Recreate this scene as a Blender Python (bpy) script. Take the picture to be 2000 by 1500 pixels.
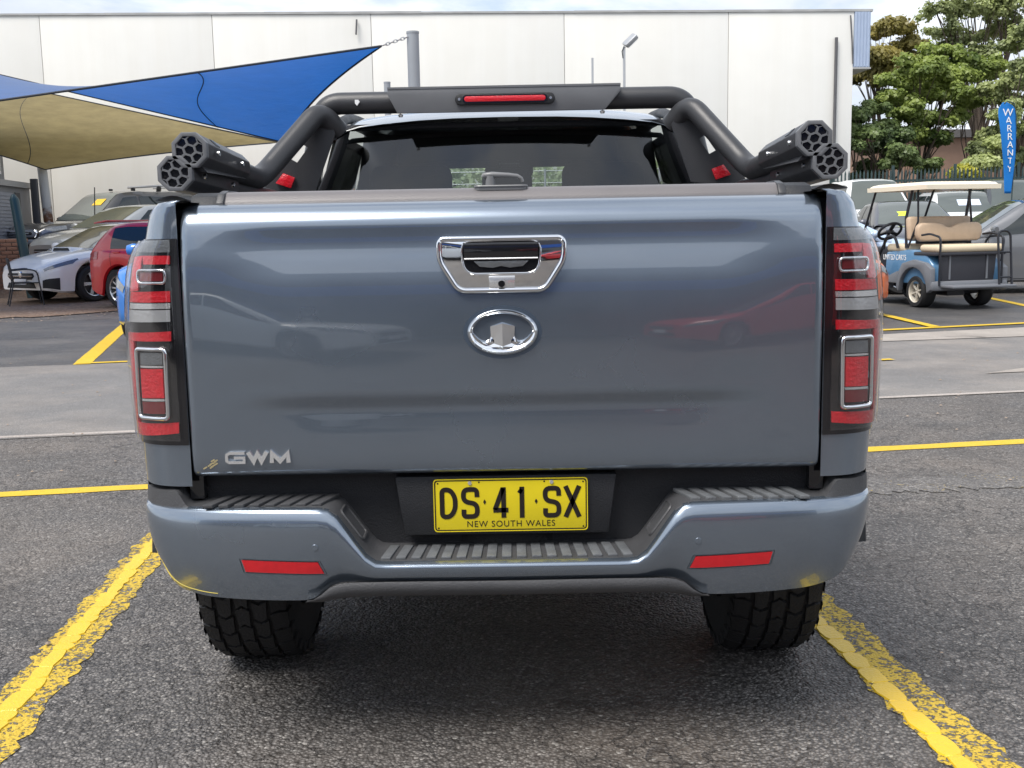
import bpy, bmesh, math, random
from mathutils import Vector, Matrix
random.seed(7)
for o in list(bpy.data.objects): bpy.data.objects.remove(o)
SC = bpy.context.scene
COL = SC.collection
# ------------------------------------------------------------------ camera
FPX, CAMH, CAMX = 2150.0, 1.30, 0.04
PITCH, YAW, ROLL = math.atan(310/FPX), math.radians(0.45), math.radians(1.05)
Fw = Vector((-math.sin(YAW)*math.cos(PITCH), math.cos(YAW)*math.cos(PITCH), -math.sin(PITCH)))
R0 = Vector((math.cos(YAW), math.sin(YAW), 0)); U0 = R0.cross(Fw)
Rt = R0*math.cos(ROLL)-U0*math.sin(ROLL); Up = U0*math.cos(ROLL)+R0*math.sin(ROLL)
CPOS = Vector((CAMX, 0, CAMH))
cam_d = bpy.data.cameras.new('camera'); cam = bpy.data.objects.new('camera', cam_d); COL.objects.link(cam)
mw = Matrix((Rt, Up, -Fw)).transposed().to_4x4(); mw.translation = CPOS; cam.matrix_world = mw
cam_d.sensor_width = 36; cam_d.lens = 36*FPX/2000; cam_d.clip_start = .05; cam_d.clip_end = 2000
SC.camera = cam
def at(px, py, y):                       # a point of the place seen at that pixel of the 2000x1500 photo, y metres ahead
    d = Fw*FPX+Rt*(px-1000)+Up*(750-py); return CPOS+d*(y/d.y)
def atz(px, py, z=0.0):
    d = Fw*FPX+Rt*(px-1000)+Up*(750-py); return CPOS+d*((z-CAMH)/d.z)
# ------------------------------------------------------------------ sky, sun, exposure
SUN = Vector((-.44, -.50, 1.08)).normalized()
el = math.asin(SUN.z); az = math.atan2(SUN.x, SUN.y)
W = bpy.data.worlds.new('World'); SC.world = W; W.use_nodes = True
nt = W.node_tree; nt.nodes.clear()
def N(t, typ, **kw):
    n = t.nodes.new(typ)
    for k, v in kw.items(): setattr(n, k, v)
    return n
sky = N(nt, 'ShaderNodeTexSky', sky_type='NISHITA', sun_disc=False, sun_elevation=el, sun_rotation=az, altitude=50, air_density=1.0, dust_density=1.5, ozone_density=1.0)
tc = N(nt, 'ShaderNodeTexCoord'); sep = N(nt, 'ShaderNodeSeparateXYZ'); nt.links.new(tc.outputs['Generated'], sep.inputs[0])
zz = N(nt, 'ShaderNodeMath', operation='MAXIMUM'); zz.inputs[1].default_value = 0.0; nt.links.new(sep.outputs[2], zz.inputs[0])
za = N(nt, 'ShaderNodeMath', operation='ADD'); za.inputs[1].default_value = .22; nt.links.new(zz.outputs[0], za.inputs[0])
vd = N(nt, 'ShaderNodeVectorMath', operation='DIVIDE'); cb = N(nt, 'ShaderNodeCombineXYZ')
for i in range(3): nt.links.new(za.outputs[0], cb.inputs[i])
nt.links.new(tc.outputs['Generated'], vd.inputs[0]); nt.links.new(cb.outputs[0], vd.inputs[1])
cn = N(nt, 'ShaderNodeTexNoise'); cn.inputs['Scale'].default_value = 1.5; cn.inputs['Detail'].default_value = 9; cn.inputs['Roughness'].default_value = .58; cn.inputs['Distortion'].default_value = .35
nt.links.new(vd.outputs[0], cn.inputs['Vector'])
cr = N(nt, 'ShaderNodeValToRGB'); cr.color_ramp.elements[0].position = .34; cr.color_ramp.elements[1].position = .50
cr.color_ramp.elements[0].color = (.12,.12,.12,1); cr.color_ramp.elements[1].color = (.97,.97,.97,1)
nt.links.new(cn.outputs['Fac'], cr.inputs[0])
cc = N(nt, 'ShaderNodeTexNoise'); cc.inputs['Scale'].default_value = 2.6; cc.inputs['Detail'].default_value = 6; nt.links.new(vd.outputs[0], cc.inputs['Vector'])
ccr = N(nt, 'ShaderNodeValToRGB'); ccr.color_ramp.elements[0].position = .35; ccr.color_ramp.elements[1].position = .65
ccr.color_ramp.elements[0].color = (4.6,5.0,5.7,1); ccr.color_ramp.elements[1].color = (6.9,7.2,7.7,1)
nt.links.new(cc.outputs['Fac'], ccr.inputs[0])
mx = N(nt, 'ShaderNodeMix', data_type='RGBA'); nt.links.new(cr.outputs[0], mx.inputs['Factor']); nt.links.new(sky.outputs[0], mx.inputs['A']); nt.links.new(ccr.outputs[0], mx.inputs['B'])
bg = N(nt, 'ShaderNodeBackground'); bg.inputs['Strength'].default_value = .118; nt.links.new(mx.outputs['Result'], bg.inputs['Color'])
wo = N(nt, 'ShaderNodeOutputWorld'); nt.links.new(bg.outputs[0], wo.inputs[0])
sd = bpy.data.lights.new('sun', 'SUN'); sd.energy = 2.7; sd.angle = math.radians(28); sd.color = (1.0, .955, .89)
so = bpy.data.objects.new('sun', sd); COL.objects.link(so); so.rotation_euler = SUN.to_track_quat('Z', 'Y').to_euler(); so.location = (-20, -30, 50)
vs = SC.view_settings; vs.view_transform = 'Standard'; vs.look = 'None'; vs.gamma = 1; vs.exposure = 0.55
try: vs.use_curve_mapping = False
except Exception: pass
SC.render.engine = 'CYCLES'
SC.cycles.max_bounces = 8; SC.cycles.transparent_max_bounces = 12
# ------------------------------------------------------------------ mesh helpers
def lerp(a, b, t): return a+(b-a)*t
def sstep(a, b, x):
    t = max(0., min(1., (x-a)/(b-a))); return t*t*(3-2*t)
def lin(pts):
    def f(x):
        if x <= pts[0][0]: return pts[0][1]
        for (a, p), (b, q) in zip(pts, pts[1:]):
            if x <= b: return lerp(p, q, (x-a)/(b-a))
        return pts[-1][1]
    return f
def spl(pts):
    xs = [p[0] for p in pts]; ys = [p[1] for p in pts]; n = len(pts); m = []
    for i in range(n):
        a, b = max(0, i-1), min(n-1, i+1); m.append((ys[b]-ys[a])/(xs[b]-xs[a]))
    def f(x):
        if x <= xs[0]: return ys[0]
        if x >= xs[-1]: return ys[-1]
        for i in range(n-1):
            if x <= xs[i+1]:
                h = xs[i+1]-xs[i]; t = (x-xs[i])/h; t2 = t*t; t3 = t2*t
                return ys[i]*(2*t3-3*t2+1)+m[i]*h*(t3-2*t2+t)+ys[i+1]*(3*t2-2*t3)+m[i+1]*h*(t3-t2)
    return f
def fillet(pts, r, k=6, closed=False):
    P = [Vector(p) for p in pts]; n = len(P); out = []
    for i in range(n):
        if not closed and i in (0, n-1): out.append(P[i]); continue
        a, b, c = P[i-1], P[i], P[(i+1) % n]
        rr = min(r, (a-b).length*.49, (c-b).length*.49)
        s, e = b+(a-b).normalized()*rr, b+(c-b).normalized()*rr
        for j in range(k+1):
            t = j/k; out.append(s*(1-t)**2+b*2*t*(1-t)+e*t*t)
    return out
def ell(cx, cz, rx, rz, n=32): return [(cx+rx*math.cos(2*math.pi*i/n), cz+rz*math.sin(2*math.pi*i/n)) for i in range(n)]
class B:
    def __init__(s): s.v = []; s.f = []
    def add(s, vs, fs):
        o = len(s.v); s.v += [tuple(v) for v in vs]; s.f += [tuple(i+o for i in f) for f in fs]; return s
    def box(s, c, sz, rot=None):
        c = Vector(c); vs = []
        for z in (-.5, .5):
            for x, y in ((-.5, -.5), (.5, -.5), (.5, .5), (-.5, .5)):
                p = Vector((x*sz[0], y*sz[1], z*sz[2]))
                if rot is not None: p = rot @ p
                vs.append(c+p)
        return s.add(vs, [(0,3,2,1),(4,5,6,7),(0,1,5,4),(1,2,6,5),(2,3,7,6),(3,0,4,7)])
    def prism(s, poly, a, b, ax='y', poly2=None):
        n = len(poly); q = poly2 or poly
        def P(p, t): return {'y': (p[0], t, p[1]), 'z': (p[0], p[1], t), 'x': (t, p[0], p[1])}[ax]
        vs = [P(p, a) for p in poly]+[P(p, b) for p in q]
        return s.add(vs, [tuple(range(n)), tuple(range(2*n-1, n-1, -1))]+[(i, i+n, (i+1) % n+n, (i+1) % n) for i in range(n)])
    def ring(s, outer, inner, a, b, ax='y', mid=None):   # plate with a hole; both loops have the same count
        n = len(outer)
        def P(p, t): return {'y': (p[0], t, p[1]), 'z': (p[0], p[1], t), 'x': (t, p[0], p[1])}[ax]
        vs = [P(p, a) for p in outer]+[P(p, a) for p in inner]+[P(p, b) for p in outer]+[P(p, b) for p in inner]
        fs = []
        for i in range(n):
            j = (i+1) % n
            fs += [(i, j, j+n, i+n), (i+2*n, i+3*n, j+3*n, j+2*n), (i, i+2*n, j+2*n, j), (i+n, j+n, j+3*n, i+3*n)]
        return s.add(vs, fs)
    def tube(s, path, r, n=12, closed=False, cap=True, flat=1.0):
        P = [Vector(p) for p in path]; m = len(P); vs = []; fs = []
        T = []
        for i in range(m):
            a = P[i-1] if (i > 0 or closed) else P[i]; b = P[(i+1) % m] if (i < m-1 or closed) else P[i]
            T.append((b-a).normalized())
        u = T[0].cross(Vector((0, 0, 1)))
        if u.length < .05: u = T[0].cross(Vector((0, 1, 0)))
        u.normalize()
        for i in range(m):
            u = (u-T[i]*u.dot(T[i])).normalized(); w = T[i].cross(u)
            rr = r[i] if isinstance(r, (list, tuple)) else r
            for j in range(n):
                t = 2*math.pi*j/n; vs.append(P[i]+u*(rr*math.cos(t))+w*(rr*flat*math.sin(t)))
        for i in range(m if closed else m-1):
            for j in range(n):
                a = i*n+j; b = i*n+(j+1) % n; c = ((i+1) % m)*n+(j+1) % n; d = ((i+1) % m)*n+j
                fs.append((a, b, c, d))
        if cap and not closed: fs += [tuple(range(n-1, -1, -1)), tuple(range((m-1)*n, m*n))]
        return s.add(vs, fs)
    def grid(s, fn, nu, nv, us=None, vs_=None):
        us = us or [i/nu for i in range(nu+1)]; ws = vs_ or [j/nv for j in range(nv+1)]
        nu, nv = len(us)-1, len(ws)-1
        vs = [fn(u, w) for u in us for w in ws]; fs = []
        for i in range(nu):
            for j in range(nv):
                a = i*(nv+1)+j; fs.append((a, a+1, a+nv+2, a+nv+1))
        return s.add(vs, fs)
    def lathe(s, prof, n=32, c=(0, 0, 0), ax='x'):
        c = Vector(c); vs = []; m = len(prof)
        for i in range(n):
            t = 2*math.pi*i/n; ca, sa = math.cos(t), math.sin(t)
            for r, h in prof:
                vs.append(c+Vector({'x': (h, r*ca, r*sa), 'y': (r*ca, h, r*sa), 'z': (r*ca, r*sa, h)}[ax]))
        fs = []
        for i in range(n):
            for j in range(m-1):
                a = i*m+j; b = ((i+1) % n)*m+j; fs.append((a, a+1, b+1, b))
        return s.add(vs, fs)
    def ribbon(s, path, w, a, b, closed=False, ax='y', taper=0):
        P = [Vector(p) for p in path]; n = len(P); L = []; Rr = []
        for i in range(n):
            p = P[i-1] if (i > 0 or closed) else None; q = P[(i+1) % n] if (i < n-1 or closed) else None
            d1 = (P[i]-p).normalized() if p is not None else (q-P[i]).normalized()
            d2 = (q-P[i]).normalized() if q is not None else d1
            n1 = Vector((-d1.y, d1.x)); n2 = Vector((-d2.y, d2.x)); m = n1+n2
            if m.length < 1e-4: m = n1.copy()
            m.normalize(); k = 1/max(.5, m.dot(n1))
            L.append(P[i]+m*(w/2*k)); Rr.append(P[i]-m*(w/2*k))
        def Q(p, t): return {'y': (p[0], t, p[1]), 'z': (p[0], p[1], t), 'x': (t, p[0], p[1])}[ax]
        vs = [Q(p, a) for p in L]+[Q(p, a) for p in Rr]+[Q(lerp(p, o, taper), b) for p, o in zip(L, P)]+[Q(lerp(p, o, taper), b) for p, o in zip(Rr, P)]
        fs = []
        for i in range(n if closed else n-1):
            j = (i+1) % n
            fs += [(i, j, j+n, i+n), (i+2*n, i+3*n, j+3*n, j+2*n), (i, i+2*n, j+2*n, j), (i+n, j+n, j+3*n, i+3*n)]
        if not closed: fs += [(0, n, 3*n, 2*n), (n-1, 3*n-1, 4*n-1, 2*n-1)]
        return s.add(vs, fs)
    def mirror(s):
        o = len(s.v); s.v += [(-x, y, z) for x, y, z in s.v]; s.f += [tuple(i+o for i in reversed(f)) for f in s.f]; return s
    def build(s, name, mat, parent=None, bevel=0, smooth=38, seg=2, weld=True, recalc=True):
        me = bpy.data.meshes.new(name)
        bm = bmesh.new(); vv = [bm.verts.new(v) for v in s.v]
        for f in s.f:
            try: bm.faces.new([vv[i] for i in f])
            except ValueError: pass
        if weld: bmesh.ops.remove_doubles(bm, verts=bm.verts, dist=1e-5)
        if recalc: bmesh.ops.recalc_face_normals(bm, faces=bm.faces)
        if bevel:
            es = [e for e in bm.edges if len(e.link_faces) == 2 and e.calc_face_angle(0) > .5]
            bmesh.ops.bevel(bm, geom=es, offset=bevel, segments=seg, affect='EDGES', profile=.5, clamp_overlap=True)
        bm.to_mesh(me); bm.free()
        return mobj(name, me, mat, parent, smooth)
def mobj(name, me, mat, parent=None, smooth=38):
    if smooth:
        me.polygons.foreach_set('use_smooth', [True]*len(me.polygons))
        if smooth < 179: me.set_sharp_from_angle(angle=math.radians(smooth))
    me.materials.append(mat)
    o = bpy.data.objects.new(name, me); COL.objects.link(o)
    if parent is not None: put(o, parent)
    return o
ABS = {}                                   # empties whose parts are given in world coordinates
def put(o, parent):
    o.parent = parent
    p = parent
    while p is not None:
        if p.name in ABS: o.matrix_parent_inverse = Matrix.Translation(-ABS[p.name]) if p == parent else Matrix.Identity(4); break
        p = p.parent
def tag(o, label, cat, group=None, kind=None):
    if label: o['label'] = label
    if cat: o['category'] = cat
    if group: o['group'] = group
    if kind: o['kind'] = kind
    return o
def thing(name, label, cat, loc=(0, 0, 0), rz=0, group=None, world=False):
    o = bpy.data.objects.new(name, None); COL.objects.link(o); o.location = loc; o.rotation_euler = (0, 0, rz); o.empty_display_size = .2
    if world: ABS[o.name] = Vector(loc)
    return tag(o, label, cat, group)
def struct(o): o['kind'] = 'structure'; return o
def text_obj(name, body, size, mat, parent, mtx, ext=.001, sx=1.0, space=1.0, shear=0.):
    cu = bpy.data.curves.new(name, 'FONT'); cu.body = body; cu.size = size; cu.extrude = ext; cu.align_x = 'CENTER'; cu.align_y = 'CENTER'; cu.space_character = space; cu.shear = shear
    to = bpy.data.objects.new(name, cu); COL.objects.link(to)
    dg = bpy.context.evaluated_depsgraph_get(); me = bpy.data.meshes.new_from_object(to.evaluated_get(dg))
    bpy.data.objects.remove(to); me.name = name
    me.transform(mtx @ Matrix.Diagonal((sx, 1, 1, 1)))
    return mobj(name, me, mat, parent, 0)
FACE = Matrix.Rotation(math.radians(90), 4, 'X')      # text facing -Y (towards the camera)
# ------------------------------------------------------------------ materials
MATS = {}
def M(name, col, rough=.5, metal=0, coat=0, spec=.5, var=.08, vs=5, bump=0, bs=80, rv=.0, crough=.03):
    if name in MATS: return MATS[name]
    m = bpy.data.materials.new(name); m.use_nodes = True; t = m.node_tree; b = t.nodes['Principled BSDF']
    b.inputs['Roughness'].default_value = rough; b.inputs['Metallic'].default_value = metal
    b.inputs['Coat Weight'].default_value = coat; b.inputs['Coat Roughness'].default_value = crough; b.inputs['Specular IOR Level'].default_value = spec
    co = N(t, 'ShaderNodeTexCoord')
    nz = N(t, 'ShaderNodeTexNoise'); nz.inputs['Scale'].default_value = vs; nz.inputs['Detail'].default_value = 6; t.links.new(co.outputs['Object'], nz.inputs['Vector'])
    x = N(t, 'ShaderNodeMix', data_type='RGBA'); t.links.new(nz.outputs['Fac'], x.inputs['Factor'])
    x.inputs['A'].default_value = (*[c*(1-var) for c in col], 1); x.inputs['B'].default_value = (*[min(1, c*(1+var)) for c in col], 1)
    t.links.new(x.outputs['Result'], b.inputs['Base Color'])
    if rv:
        mr = N(t, 'ShaderNodeMapRange'); mr.inputs['From Min'].default_value = .3; mr.inputs['From Max'].default_value = .7
        mr.inputs['To Min'].default_value = max(.02, rough-rv); mr.inputs['To Max'].default_value = rough+rv; t.links.new(nz.outputs['Fac'], mr.inputs['Value']); t.links.new(mr.outputs[0], b.inputs['Roughness'])
    if bump:
        n2 = N(t, 'ShaderNodeTexNoise'); n2.inputs['Scale'].default_value = bs; n2.inputs['Detail'].default_value = 3; t.links.new(co.outputs['Object'], n2.inputs['Vector'])
        bp = N(t, 'ShaderNodeBump'); bp.inputs['Strength'].default_value = bump; bp.inputs['Distance'].default_value = .01
        t.links.new(n2.outputs['Fac'], bp.inputs['Height']); t.links.new(bp.outputs[0], b.inputs['Normal'])
    MATS[name] = m; return m
def glass(name, tint, gl=.9, rough=.01, base=.045):
    m = bpy.data.materials.new(name); m.use_nodes = True; t = m.node_tree; t.nodes.clear()
    tr = N(t, 'ShaderNodeBsdfTransparent'); tr.inputs[0].default_value = (*tint, 1)
    g = N(t, 'ShaderNodeBsdfGlossy'); g.inputs['Roughness'].default_value = rough; g.inputs[0].default_value = (gl, gl, gl, 1)
    lw = N(t, 'ShaderNodeLayerWeight'); lw.inputs[0].default_value = .5; pw_ = N(t, 'ShaderNodeMath', operation='POWER'); pw_.inputs[1].default_value = 4.5; t.links.new(lw.outputs['Facing'], pw_.inputs[0]); fr = N(t, 'ShaderNodeMath', operation='MULTIPLY_ADD'); fr.inputs[1].default_value = .9; fr.inputs[2].default_value = base; t.links.new(pw_.outputs[0], fr.inputs[0])
    x = N(t, 'ShaderNodeMixShader'); t.links.new(fr.outputs[0], x.inputs[0]); t.links.new(tr.outputs[0], x.inputs[1]); t.links.new(g.outputs[0], x.inputs[2])
    o = N(t, 'ShaderNodeOutputMaterial'); t.links.new(x.outputs[0], o.inputs[0]); MATS[name] = m; return m
def paint(name, col, metal=.0, rough=.35): return M(name, col, rough, metal, 1.0, .5, .03, 2)
m_blue = M('steel_blue_metallic_paint', (.218, .262, .318), .26, .80, 1.0, .5, .05, 3, 0, 0, .02); m_blue.node_tree.nodes['Principled BSDF'].inputs['Coat IOR'].default_value = 1.75
m_chrome = M('chrome', (.86, .87, .88), .05, 1.0, 0, .5, .02, 4)
m_satin = M('satin_silver', (.80, .80, .80), .22, .75, 0, .5, .05, 8)
m_plas = M('black_textured_plastic', (.017, .018, .021), .50, 0, 0, .45, .2, 9, .25, 260, .08)
m_plas2 = M('dark_grey_plastic', (.060, .061, .065), .48, 0, 0, .5, .18, 9, .2, 240, .1)
m_gloss = M('gloss_black', (.010, .010, .012), .12, 0, .6, .5, .1, 6)
m_powder = M('charcoal_powder_coat', (.036, .037, .041), .38, 0, 0, .5, .12, 12, .12, 420, .06)
m_powder2 = M('grey_powder_coat', (.135, .14, .15), .45, 0, 0, .5, .12, 12, .1, 420, .05)
m_rubber = M('tyre_rubber', (.022, .022, .023), .72, 0, 0, .35, .25, 14, .35, 130)
m_vinyl = M('black_vinyl_cover', (.150, .140, .142), .40, 0, 0, .5, .1, 7, .15, 300, .06)
m_red = M('red_lens', (.60, .009, .020), .10, 0, .8, .5, .25, 90, .35, 140)
m_dred = M('dark_red_lens', (.16, .018, .022), .10, 0, .8, .5, .1, 30)
m_redref = M('red_reflector', (.62, .010, .018), .16, 0, .7, .5, .15, 60, .3, 500)
m_clear = M('frosted_clear_lens', (.52, .53, .54), .16, .4, .8, .5, .10, 40, .12, 120)
m_smoke = M('smoked_lens', (.16, .17, .18), .12, .3, .8, .5, .2, 90, .3, 240)
m_glass = glass('tinted_window_glass', (.58, .62, .62), base=.078); m_priv = glass('privacy_glass', (.03, .033, .033))
m_wind = glass('windscreen_glass', (.78, .84, .82))
m_lens = glass('clear_lamp_cover', (.93, .93, .93), base=.10)
m_dark = M('dark_interior', (.012, .012, .013), .8)
m_fabric = M('dark_seat_fabric', (.016, .016, .018), .85, 0, 0, .3, .2, 20, .3, 200)
m_under = M('dirty_underbody', (.020, .019, .018), .8, 0, 0, .3, .3, 6, .4, 40)
m_plate = M('plate_yellow', (.72, .58, .012), .35, 0, .2, .5, .05, 30, .05, 300)
m_ink = M('plate_black', (.014, .010, .008), .4)
m_white = M('white_print', (.78, .79, .8), .5)
# ------------------------------------------------------------------ ground
def asphalt(name, dark, light, scale, bump, crack=.0, stain=(.20, .17, .14), stainamt=.35, rough=.62, paintcol=None, cover=.5, speck=.5):
    m = bpy.data.materials.new(name); m.use_nodes = True; t = m.node_tree; b = t.nodes['Principled BSDF']; L = t.links.new
    co = N(t, 'ShaderNodeTexCoord'); V = co.outputs['Object']
    def noise(s, d=5, r=.55, v=V):
        n = N(t, 'ShaderNodeTexNoise'); n.inputs['Scale'].default_value = s; n.inputs['Detail'].default_value = d; n.inputs['Roughness'].default_value = r; L(v, n.inputs['Vector']); return n.outputs['Fac']
    def ramp(i, a, b_, ca=(0,0,0,1), cb_=(1,1,1,1)):
        r = N(t, 'ShaderNodeValToRGB'); r.color_ramp.elements[0].position = a; r.color_ramp.elements[1].position = b_; r.color_ramp.elements[0].color = ca; r.color_ramp.elements[1].color = cb_; L(i, r.inputs[0]); return r.outputs[0]
    def mix(f, a, b_, mode='MIX'):
        x = N(t, 'ShaderNodeMix', data_type='RGBA', blend_type=mode)
        if isinstance(f, float): x.inputs['Factor'].default_value = f
        else: L(f, x.inputs['Factor'])
        for s_, k in ((a, 'A'), (b_, 'B')):
            if isinstance(s_, tuple): x.inputs[k].default_value = (*s_, 1)
            else: L(s_, x.inputs[k])
        return x.outputs['Result']
    def math_(op, a, b_=None):
        n = N(t, 'ShaderNodeMath', operation=op)
        for i, s_ in enumerate((a, b_)):
            if s_ is None: continue
            if isinstance(s_, (int, float)): n.inputs[i].default_value = s_
            else: L(s_, n.inputs[i])
        return n.outputs[0]
    vo = N(t, 'ShaderNodeTexVoronoi'); vo.inputs['Scale'].default_value = scale; L(V, vo.inputs['Vector'])
    sp = N(t, 'ShaderNodeSeparateColor'); L(vo.outputs['Color'], sp.inputs[0])
    vo2 = N(t, 'ShaderNodeTexVoronoi'); vo2.inputs['Scale'].default_value = scale*.43; L(V, vo2.inputs['Vector'])
    col = mix(sp.outputs[0], dark, light)
    col = mix(ramp(noise(scale*.33, 4, .7), .38, .66), mix(.55, col, dark), col)
    gap = ramp(vo.outputs['Distance'], .30, .62, (1,1,1,1), (.28,.27,.27,1))
    col = mix(speck, col, mix(1.0, col, gap, 'MULTIPLY'))
    big = ramp(noise(.55, 7, .62), .46, .70); col = mix(math_('MULTIPLY', big, stainamt), col, stain)
    mid = ramp(noise(2.3, 6, .6), .42, .62); col = mix(math_('MULTIPLY', mid, .30), col, tuple(c*.62 for c in dark))
    col = mix(math_('MULTIPLY', ramp(noise(.34, 5, .6), .42, .66), .38), col, mix(1.0, col, (.55, .52, .50), 'MULTIPLY')); col = mix(math_('MULTIPLY', ramp(noise(1.05, 3, .5), .64, .72), .55), col, (.035, .033, .032))
    white = ramp(sp.outputs[1], .972, .978); col = mix(math_('MULTIPLY', white, .55), col, (.42, .40, .37))
    h = math_('ADD', math_('MULTIPLY', math_('SUBTRACT', 1.0, vo.outputs['Distance']), .7), math_('MULTIPLY', math_('SUBTRACT', 1.0, vo2.outputs['Distance']), .6))
    h = math_('ADD', h, math_('MULTIPLY', noise(scale*.2, 4), .9))
    if crack:
        w = N(t, 'ShaderNodeTexNoise'); w.inputs['Scale'].default_value = 7.5; w.inputs['Detail'].default_value = 5; L(V, w.inputs['Vector'])
        wv = N(t, 'ShaderNodeVectorMath', operation='MULTIPLY_ADD'); L(w.outputs['Color'], wv.inputs[0]); wv.inputs[1].default_value = (.5, .5, 0); L(V, wv.inputs[2])
        vc = N(t, 'ShaderNodeTexVoronoi', feature='DISTANCE_TO_EDGE'); vc.inputs['Scale'].default_value = 7.0; L(wv.outputs[0], vc.inputs['Vector'])
        cr_ = math_('MULTIPLY', ramp(vc.outputs['Distance'], .008, .024, (1,1,1,1), (0,0,0,1)), math_('MULTIPLY', ramp(noise(1.1, 4), .40, .58), crack))
        col = mix(cr_, col, (.016, .015, .015)); h = math_('SUBTRACT', h, math_('MULTIPLY', cr_, 1.6))
    rg = math_('ADD', math_('MULTIPLY', noise(3.0, 5), .25), rough-.12)
    if paintcol:
        f = math_('ADD', math_('MULTIPLY', noise(scale*.45, 5, .75), .75), math_('MULTIPLY', noise(6., 4), .25))
        f = math_('ADD', f, math_('MULTIPLY', math_('SUBTRACT', .5, vo.outputs['Distance']), .12))
        msk = ramp(f, .62-cover*.26, .66-cover*.26)
        pc = mix(noise(9., 6), tuple(c*.78 for c in paintcol), paintcol)
        pc = mix(ramp(noise(40., 4), .58, .75), pc, tuple(c*.55 for c in paintcol))
        col = mix(msk, col, pc); h = math_('ADD', math_('MULTIPLY', h, .55), math_('MULTIPLY', msk, .35))
    L(col, b.inputs['Base Color']); L(rg, b.inputs['Roughness']); b.inputs['Specular IOR Level'].default_value = .42
    bp = N(t, 'ShaderNodeBump'); bp.inputs['Strength'].default_value = bump; bp.inputs['Distance'].default_value = .009; L(h, bp.inputs['Height']); L(bp.outputs[0], b.inputs['Normal'])
    return m
ASP = ((.086, .082, .079), (.375, .352, .332)); m_asph = asphalt('coarse_weathered_asphalt', *ASP, 108, 1.0, .5, (.27, .225, .185), .45, speck=.8, rough=.52)
m_lane = asphalt('smooth_grey_asphalt', (.20, .194, .189), (.34, .33, .32), 170, .45, .15, (.42, .365, .315), .6)
m_bay = asphalt('dark_fresh_asphalt', (.070, .070, .073), (.13, .13, .132), 160, .4, 0., (.20, .18, .16), .5, .5)
m_conc = asphalt('beige_concrete', (.36, .325, .29), (.48, .44, .395), 120, .25, .1, (.52, .47, .42), .5, .75, None, .5, .2)
m_grav = asphalt('brown_gravel', (.20, .125, .080), (.52, .375, .27), 42, 1.0, 0., (.24, .16, .10), .5, .85)
YEL = (.74, .49, .020)
m_yw = asphalt('worn_yellow_paint', *ASP, 108, .9, .0, (.2, .17, .14), .2, .6, (.66, .455, .045), .66)
m_yf = asphalt('faded_yellow_paint', *ASP, 108, .9, .0, (.2, .17, .14), .2, .6, (.62, .45, .12), .10)
m_yl = asphalt('yellow_road_paint', (.10, .10, .10), (.2, .2, .2), 120, .35, 0., (.2, .17, .14), .0, .55, YEL, 1.35)
m_seam = asphalt('pale_joint_filler', (.50, .45, .41), (.64, .58, .53), 120, .3, 0, (.3, .3, .3), .2, .8)
def gz(y): return .42*sstep(22.6, 25.2, y)
g = B(); ys = [-60, -20, -8, -3, 0, 3, 6, 10, 14, 18, 21, 22]+[22.6+.26*i for i in range(11)]+[26, 30, 45, 80, 160, 400]; xs = [-300, -60, -30, -15, -8, -4, -2, 0, 2, 4, 8, 15, 30, 60, 300]
g.grid(lambda u, v: (u, v, gz(v)), 0, 0, xs, ys)
ground = struct(g.build('ground', m_asph, None, 0, 60))
def sheet(name, poly, mat, z, n=1):
    s = B(); s.add([(x, y, z+gz(y)) for x, y in poly], [tuple(range(len(poly)))]); return s.build(name, mat, None, 0, 0)
# one oblique aisle runs across behind the bays; its joints all slope about ten degrees
SL = .17
def band(name, y0, y1, mat, z, x0=-30, x1=30): return struct(sheet(name, [(x0, y0+SL*x0), (x1, y0+SL*x1), (x1, y1+SL*x1), (x0, y1+SL*x0)], mat, z))
band('access_lane', 7.47, 11.62, m_lane, .004)
band('rear_bay_surface', 11.62, 16.6, m_bay, .004, 0, 30); band('rear_bay_surface_left', 11.62, 17.6, m_bay, .004, -30, 0)
struct(sheet('concrete_strip', [(2.6, 11.45), (12, 12.95), (12, 14.35), (9, 13.75), (3.0, 12.05)], m_conc, .010))
struct(sheet('concrete_patch', [(3.9, 9.1), (7.5, 9.75), (7.5, 10.65), (4.9, 9.75)], m_conc, .010))
gp = [(-4.4, 19.6), (-5.2, 18.95), (-6.7, 18.3), (-7.6, 17.35), (-8.9, 16.8), (-12, 16.4), (-20, 16.2)]
gb = B()
for i in range(40):
    pass
gb.grid(lambda u, v: (lerp(-22, -4.0, u), lerp(lin([(-22, 16.2), (-9, 16.75), (-7.6, 17.2), (-6.6, 18.25), (-4, 19.6)])(lerp(-22, -4, u))+.12*math.sin(u*90)+.07*math.sin(u*211), 30, v), .014+gz(lerp(lin([(-22, 16.2), (-9, 16.75), (-7.6, 17.2), (-6.6, 18.25), (-4, 19.6)])(lerp(-22, -4, u)), 30, v))), 60, 40)
struct(gb.build('gravel_bed', m_grav, None, 0, 0))
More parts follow.
